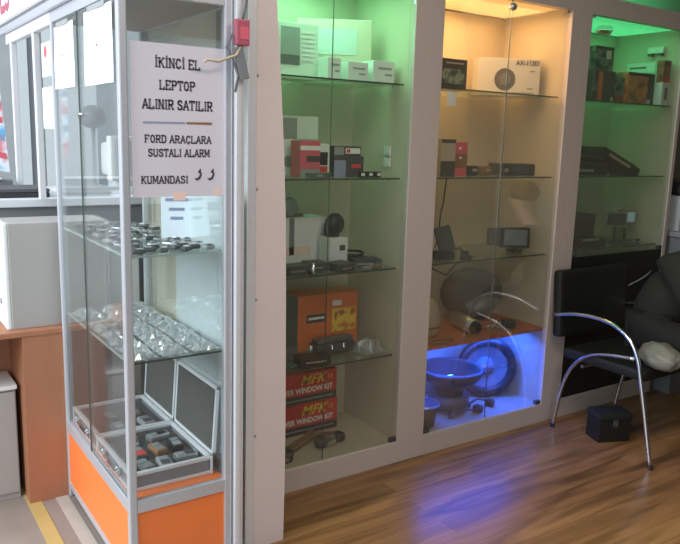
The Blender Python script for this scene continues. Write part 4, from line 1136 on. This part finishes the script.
# red padlock-like alarm box with its wires, on the upright right of the big notice
t = thing('red_alarm_box', 'small red box hanging from a wire between the vitrine and the off-white post', 'box', (1.046, 2.118, 1.768))
MB().box(-0.022, 0.024, -0.012, 0.012, 0, 0.078, 0.005).build('box_body', 'redplastic', t)
box('box_label', 'pink', (-0.008, 0.02, -0.0135, -0.012, 0.018, 0.056), t)
MB().tube([(0.004, 0, 0.076), (0.012, 0, 0.11), (0.020, 0.0, 0.15), (0.02, 0.004, 0.22)], 0.004, 8).build('hanging_wire', 'darkgrey', t, smooth=True)
MB().tube([(0.0, 0.0, 0.002), (-0.018, -0.004, -0.03), (-0.045, -0.004, -0.04), (-0.075, 0.0, -0.052), (-0.115, 0.0, -0.050), (-0.12, 0.002, -0.058)], 0.0045, 8).build('curled_wire', 'beige', t, smooth=True)
MB().tube([(-0.03, 0.0, 0.03), (-0.05, 0.0, -0.01), (-0.03, 0, -0.035), (-0.01, 0, -0.09), (-0.02, 0, -0.14)], 0.004, 8).build('curled_wire', 'darkgrey', t, smooth=True)
MB().box(-0.03, 0.004, -0.004, 0.004, -0.10, 0.0, 0.003, Matrix.Rotation(math.radians(-14), 4, 'Y')).build('grey_tag', 'greydark', t)

# ---- remote keys on the upper shelf
rk = None
pos = []
random.seed(21)
tries = 0
while len(pos) < 64 and tries < 6000:
    tries += 1
    x, y = random.uniform(VX0 + 0.05, VX1 - 0.055), random.uniform(VY0 + 0.055, VY1 - 0.06)
    if 0.90 < x and 2.42 < y < 2.60: continue
    if all((x - a) ** 2 + (y - b) ** 2 > 0.047 ** 2 for a, b in pos):
        pos.append((x, y))
KINDS = (('charcoal', 'silver', 'black key fob with a folded chrome blade lying on the upper vitrine shelf'),
         ('silver', 'charcoal', 'silver key fob with dark buttons lying on the upper vitrine shelf'),
         ('midgrey', 'black', 'grey key fob with black buttons lying on the upper vitrine shelf'))
protos = []
for i, (x, y) in enumerate(pos):
    k = random.choice((0, 0, 1, 2))
    rot = (0, 0, random.uniform(0, 2 * PI))
    z0 = 1.1255
    if len(protos) < 3:
        k = len(protos)
        m1, m2, lab = KINDS[k]
        t = thing('key_fob', lab, 'key fob', (x, y, z0), rot[2], 'key fobs on the upper vitrine shelf: ' + ('black', 'silver', 'grey')[k])
        MB().box(-0.021, 0.021, -0.012, 0.012, 0, 0.015, 0.005).build('fob_body', m1, t, smooth=True)
        MB().box(-0.013, 0.008, -0.008, 0.008, 0.0149, 0.0170, 0.0008).build('button_pad', m2, t)
        protos.append(t)
    else:
        copy_thing(protos[k], (x, y, z0), rot)

# ---- clear packets on the lower shelf, in rows
n = 0
for i in range(3):
    for j in range(8):
        x = VX0 + 0.073 + i * 0.104
        y = VY0 + 0.075 + j * 0.0925
        random.seed(100 + n)
        dx, dy, rr = random.uniform(-0.004, 0.004), random.uniform(-0.003, 0.003), random.uniform(-0.08, 0.08)
        packet('clear_packet', 'clear plastic packet of parts lying in a row on the lower vitrine shelf', x + dx, y + dy, 0.7875, rr, 0.090, 0.080, 0.030, 'clearbag', 'clear packets on the lower vitrine shelf', 200 + n)
        n += 1

# ---- open aluminium cases on the vitrine floor
def open_case(label, y0, y1, seedv):
    t = thing('aluminium_case', label, 'case', (0.865, (y0 + y1) / 2, 0.3315), 0.0, 'open aluminium tool cases')
    L = y1 - y0
    hy = L / 2
    x0, x1 = -0.165, 0.120
    H = 0.066
    b = MB()
    b.box(x0, x1, -hy, -hy + 0.008, 0.012, H - 0.012).box(x0, x1, hy - 0.008, hy, 0.012, H - 0.012).box(x0, x0 + 0.008, -hy, hy, 0.012, H - 0.012).box(x1 - 0.008, x1, -hy, hy, 0.012, H - 0.012).box(x0, x1, -hy, hy, 0.0, 0.012)
    b.build('tray_shell', 'greydark', t)
    b = MB()
    for zz in (0.0, H - 0.013):
        b.box(x0 - 0.003, x1 + 0.003, -hy - 0.003, -hy + 0.011, zz, zz + 0.013, 0.003).box(x0 - 0.003, x1 + 0.003, hy - 0.011, hy + 0.003, zz, zz + 0.013, 0.003)
        b.box(x0 - 0.003, x0 + 0.011, -hy, hy, zz, zz + 0.013, 0.003).box(x1 - 0.011, x1 + 0.003, -hy, hy, zz, zz + 0.013, 0.003)
    for cx_, cy_ in ((x0, -hy), (x1, -hy), (x0, hy), (x1, hy)):
        b.box(cx_ - 0.005, cx_ + 0.005, cy_ - 0.005, cy_ + 0.005, 0, H, 0.003)
    b.build('tray_frame', 'alupale', t)
    box('foam_bed', 'charcoal', (x0 + 0.008, x1 - 0.008, -hy + 0.008, hy - 0.008, 0.012, 0.036), t)
    # lid standing at the hinge side
    LH = 0.245
    T = Matrix.Translation((x1 + 0.004, 0, H)) @ Matrix.Rotation(math.radians(4), 4, 'Y')
    b = MB(); b.box(0.006, 0.040, -hy + 0.004, hy - 0.004, 0.006, LH - 0.006, 0.0, T)
    b.build('lid_shell', 'greydark', t)
    b = MB(); b.box(0.002, 0.0062, -hy + 0.013, hy - 0.013, 0.014, LH - 0.014, 0.0, T)
    b.build('lid_foam', 'foam', t)
    b = MB()
    for xa in (0.0, 0.030):
        b.box(xa, xa + 0.013, -hy, -hy + 0.012, 0, LH, 0.003, T).box(xa, xa + 0.013, hy - 0.012, hy, 0, LH, 0.003, T)
        b.box(xa, xa + 0.013, -hy, hy, LH - 0.012, LH, 0.003, T).box(xa, xa + 0.013, -hy, hy, 0, 0.012, 0.003, T)
    b.build('lid_frame', 'alupale', t)
    for yy in (-hy * 0.45, hy * 0.45):
        b = MB()
        b.box(x0 - 0.012, x0 - 0.003, yy - 0.016, yy + 0.016, 0.022, 0.058, 0.003)
        b.tube([(x0 - 0.01, yy - 0.012, 0.052), (x0 - 0.018, yy - 0.008, 0.044), (x0 - 0.018, yy + 0.008, 0.044), (x0 - 0.01, yy + 0.012, 0.052)], 0.003, 8)
        b.build('latch', 'chrome', t)
    b = MB()
    b.tube([(x0 - 0.003, -0.045, 0.030), (x0 - 0.010, -0.04, 0.026), (x0 - 0.010, 0.04, 0.026), (x0 - 0.003, 0.045, 0.030)], 0.005, 8)
    b.build('handle', 'black', t, smooth=True)
    return t


A1 = open_case('open aluminium case in front on the vitrine deck, lid standing at the right', 2.215, 2.575, 1)
A2 = open_case('open aluminium case at the back of the vitrine deck behind another', 2.588, 2.918, 2)
random.seed(3)
CASED = [(0.775, 2.29, 0.2, 'darkgrey', 'silver', 'dark grey handset at the front left in the front aluminium case'),
         (0.84, 2.28, -0.1, 'midgrey', 'charcoal', 'grey handset at the front middle in the front aluminium case'),
         (0.925, 2.30, 0.0, 'silver', 'charcoal', 'silver handset at the front right in the front aluminium case'),
         (0.79, 2.39, 0.0, 'charcoal', 'red', 'dark handset with a red button pad in the front aluminium case'),
         (0.86, 2.40, 0.1, 'brown', 'silver', 'brown handset in the middle of the front aluminium case'),
         (0.93, 2.41, -0.1, 'black', 'midgrey', 'black handset beside the hinge of the front aluminium case'),
         (0.80, 2.50, -0.2, 'midgrey', 'black', 'grey handset at the rear left of the front aluminium case'),
         (0.90, 2.51, 0.2, 'silver', 'black', 'silver handset at the rear right of the front aluminium case'),
         (0.80, 2.66, 0.0, 'charcoal', 'midgrey', 'charcoal handset at the front left of the rear aluminium case'),
         (0.91, 2.67, 0.1, 'midgrey', 'charcoal', 'grey handset at the front right of the rear aluminium case'),
         (0.80, 2.77, 0.1, 'black', 'silver', 'black handset at the left of the rear aluminium case'),
         (0.90, 2.78, -0.1, 'darkgrey', 'silver', 'dark grey handset at the right of the rear aluminium case')]
hs = None
for x, y, rz, m1, m2, lab in CASED:
    t = thing('handset', lab, 'handset', (x, y, 0.3680), rz + (PI / 2 if 'silver' in lab else 0), 'handsets in the aluminium cases')
    MB().box(-0.022, 0.022, -0.040, 0.040, 0, 0.022, 0.006).build('handset_body', m1, t)
    box('key_pad', m2, (-0.015, 0.015, -0.032, 0.002, 0.0215, 0.0235), t)
    box('handset_screen', 'screen', (-0.014, 0.014, 0.008, 0.032, 0.0215, 0.0232), t)

# ================================================================== STREET SIDE, LEFT
# computer tower on its desk, its cupboard, sign, banner, rear frame
t = thing('computer_tower', 'off-white computer tower lying side-on on the brown desk at the left', 'computer', (0.50, 3.0, 0.722))
box('casing', 'pcwhite', (0, 0.37, 0, 0.215, 0, 0.418), t, 0.004)
box('front_bezel', 'white', (-0.018, 0.0, 0.002, 0.213, 0.0, 0.418), t, 0.006)
for zz in (0.33, 0.255, 0.18):
    box('drive_bay', 'greylight', (-0.020, -0.0175, 0.02, 0.19, zz, zz + 0.045), t)
MB().cyl((-0.022, 0.10, 0.10), (-0.017, 0.10, 0.10), 0.012, 14).build('power_button', 'midgrey', t)
t = thing('computer_desk', 'brown wooden desk under the off-white computer tower', 'desk', (0.2, 3.0, 0))
box('side_panel', 'deskwood', (0.325, 0.49, -0.04, -0.02, 0, 0.70), t)
box('desk_top', 'deskwood', (-0.9, 0.685, -0.045, 0.30, 0.700, 0.722), t, 0.003)
box('leg_panel', 'deskwood', (0.325, 0.345, -0.02, 0.28, 0, 0.70), t)
box('back_panel', 'deskwood', (-0.85, 0.325, 0.25, 0.27, 0.45, 0.70), t)
box('side_panel', 'deskwood', (-0.85, -0.83, -0.02, 0.28, 0, 0.70), t)
t = thing('low_white_cupboard', 'low white cupboard standing under the brown desk', 'cupboard', (0.12, 3.03, 0))
box('cupboard_body', 'pcwhite', (-0.75, 0.385, 0.015, 0.20, 0, 0.47), t)
box('cupboard_top', 'white', (-0.76, 0.39, 0.0, 0.21, 0.47, 0.487), t, 0.003)
box('cupboard_door', 'pcwhite', (-0.74, 0.38, 0.006, 0.015, 0.03, 0.46), t)
t = thing('second_computer_tower', 'off-white computer tower behind the vitrine glass, right of the side-on one', 'computer', (0.895, 3.05, 0))
box('casing', 'pcwhite', (0, 0.13, 0, 0.23, 0, 1.10), t, 0.004)
box('front_bezel', 'white', (0.004, 0.126, -0.012, 0, 0.66, 1.095), t, 0.004)
t['label'] = 'pale tall cabinet behind the vitrine glass, right of the computer tower'; t['category'] = 'cabinet'; t.name = 'slim_cabinet'
# dark counter
t = thing('street_counter', 'dark counter with a white top edge behind the off-white computer tower', 'counter', (0.5, 3.30, 0))
box('counter_body', 'greydark', (-0.85, 0.85, 0.02, 0.70, 0, 1.17), t)
box('counter_top', 'whitepanel', (-0.87, 0.87, 0.0, 0.72, 1.17, 1.205), t, 0.004)
t = thing('black_laptop', 'closed black laptop lying on the dark counter at the left', 'laptop', (0.57, 3.46, 1.205))
box('laptop_base', 'black', (-0.21, 0.17, -0.1, 0.16, 0, 0.022), t, 0.004)
box('laptop_lid', 'charcoal', (-0.21, 0.17, -0.1, 0.16, 0.023, 0.038), t, 0.004)
t = thing('flat_printer', 'flat dark printer behind the closed laptop on the dark counter', 'printer', (0.40, 3.78, 1.205))
box('printer_body', 'greydark', (-0.25, 0.25, -0.1, 0.18, 0, 0.06), t, 0.01)
box('paper_tray', 'white', (-0.2, 0.2, -0.12, -0.02, 0.06, 0.066), t)
t = thing('white_keyboard', 'pale keyboard on the dark counter seen through the vitrine panes', 'keyboard', (1.0, 3.55, 1.205))
box('keyboard_case', 'white', (-0.2, 0.2, -0.07, 0.07, 0, 0.02), t, 0.004)
box('key_field', 'greylight', (-0.18, 0.18, -0.055, 0.055, 0.02, 0.026), t)

t = thing('pale_monitor', 'pale old monitor on the dark counter seen through the vitrine panes', 'monitor', (1.21, 3.62, 1.205), math.radians(8))
box('monitor_case', 'white', (-0.13, 0.13, 0, 0.05, 0.05, 0.27), t, 0.008)
box('screen', 'greylight', (-0.11, 0.11, -0.002, 0.0, 0.075, 0.25), t)
MB().box(-0.09, 0.09, 0.05, 0.22, 0.07, 0.24, 0.03).build('tube_housing', 'white', t)
box('stand', 'greylight', (-0.08, 0.08, 0.0, 0.15, 0, 0.055), t, 0.006)
t = thing('round_lamp', 'dark round lamp on a stem on the dark counter behind the vitrine', 'lamp', (1.07, 3.85, 1.205))
MB().lathe([(0, 0), (0.06, 0), (0.055, 0.015), (0.012, 0.02), (0.012, 0.30), (0, 0.30)], 20).build('stem', 'silver', t, smooth=True)
MB().ball((0, 0, 0.36), 0.07, 0.07, 0.06).build('lamp_head', 'darkgrey', t, smooth=True)

# rear aluminium frame of the row, with its papers
fr = thing('shopfront_frame', 'white aluminium shopfront frame continuing behind the vitrine', 'frame', (0, 0, 0))
box('rail', 'alupale', (0.675, 0.70, 2.965, 3.83, 1.880, 1.925), fr, 0.003)
for y in (3.25, 3.72):
    box('upright', 'alupale', (0.676, 0.702, y, y + 0.030, 1.206, 1.88), fr, 0.003)
t = thing('white_poster', 'white poster in the rear shopfront frame behind the vitrine', 'poster', (0.69, 3.02, 1.50), -PI / 2)
box('poster_sheet', 'paperblue', (-0.17, 0.02, 0.0, 0.003, 0, 0.16), t)
box('poster_print', 'inkpale', (-0.14, -0.02, -0.001, 0.0, 0.03, 0.06), t)
t = thing('red_poster', 'pink poster with a red emblem high in the rear shopfront frame', 'poster', (0.69, 3.04, 1.70), -PI / 2)
box('poster_sheet', 'greylight', (-0.14, 0.02, 0.0, 0.003, 0, 0.13), t)
MB().lathe([(0, 0.001), (0.022, 0.001), (0.022, 0)], 16, Matrix.Translation((-0.07, 0, 0.095)) @ Matrix.Rotation(PI / 2, 4, 'X')).build('red_emblem', 'inkred', t)

# sign box over the shopfront
sg = thing('shop_sign', 'white backlit sign box with red letters over the shopfront at top left', 'sign', (0.66, 2.95, 1.966))
box('sign_face', 'signwhite', (-0.02, 0.0, -0.85, 0.985, 0, 0.42), sg)
box('sign_body', 'greydark', (0.0, 0.10, -0.85, 0.985, -0.012, 0.43), sg)
box('red_end', 'redplastic', (-0.022, 0.10, 0.985, 1.0, -0.005, 0.43), sg)
text('LS', 0.24, 'redplastic', sg, (-0.0215, 0.66, 0.105), (PI / 2, 0, -PI / 2), bold=0.006)
box('under_rail', 'alu', (0.0, 0.05, -0.80, 0.985, -0.04, -0.012), sg)

# far wall door panels and banner
struct(box('door_1', 'greylight', (1.42, 1.85, 6.52, 6.58, 0, 2.35)))
struct(box('trim_3', 'greylight', (1.20, 1.30, 6.50, 6.60, 0, 2.6)))
struct(box('trim_4', 'greydark', (1.30, 1.42, 6.53, 6.60, 0, 2.5)))
struct(box('trim_5', 'greydark', (1.85, 1.95, 6.53, 6.60, 0, 2.4)))
t = thing('hanging_banner', 'blue and red banner hanging at the far left', 'banner', (0.715, 4.12, 1.27), 0.0)
MB().prism([(-0.35, 0.08), (0.0, 0.0), (-0.035, 0.52), (-0.35, 0.54)], 0, 0.006).build('banner_cloth', 'banner', t)
for k in range(5):
    MB().prism([(-0.35, 0.13 + k * 0.09), (-0.012 - k * 0.006, 0.07 + k * 0.09), (-0.014 - k * 0.006, 0.10 + k * 0.09), (-0.35, 0.16 + k * 0.09)], -0.002, 0.0).build('stripe', 'pink' if k % 2 == 0 else 'inkblue', t)
MB().cyl((-0.35, 0.003, 0.545), (-0.03, 0.003, 0.525), 0.008, 10).build('pole', 'alu', t)
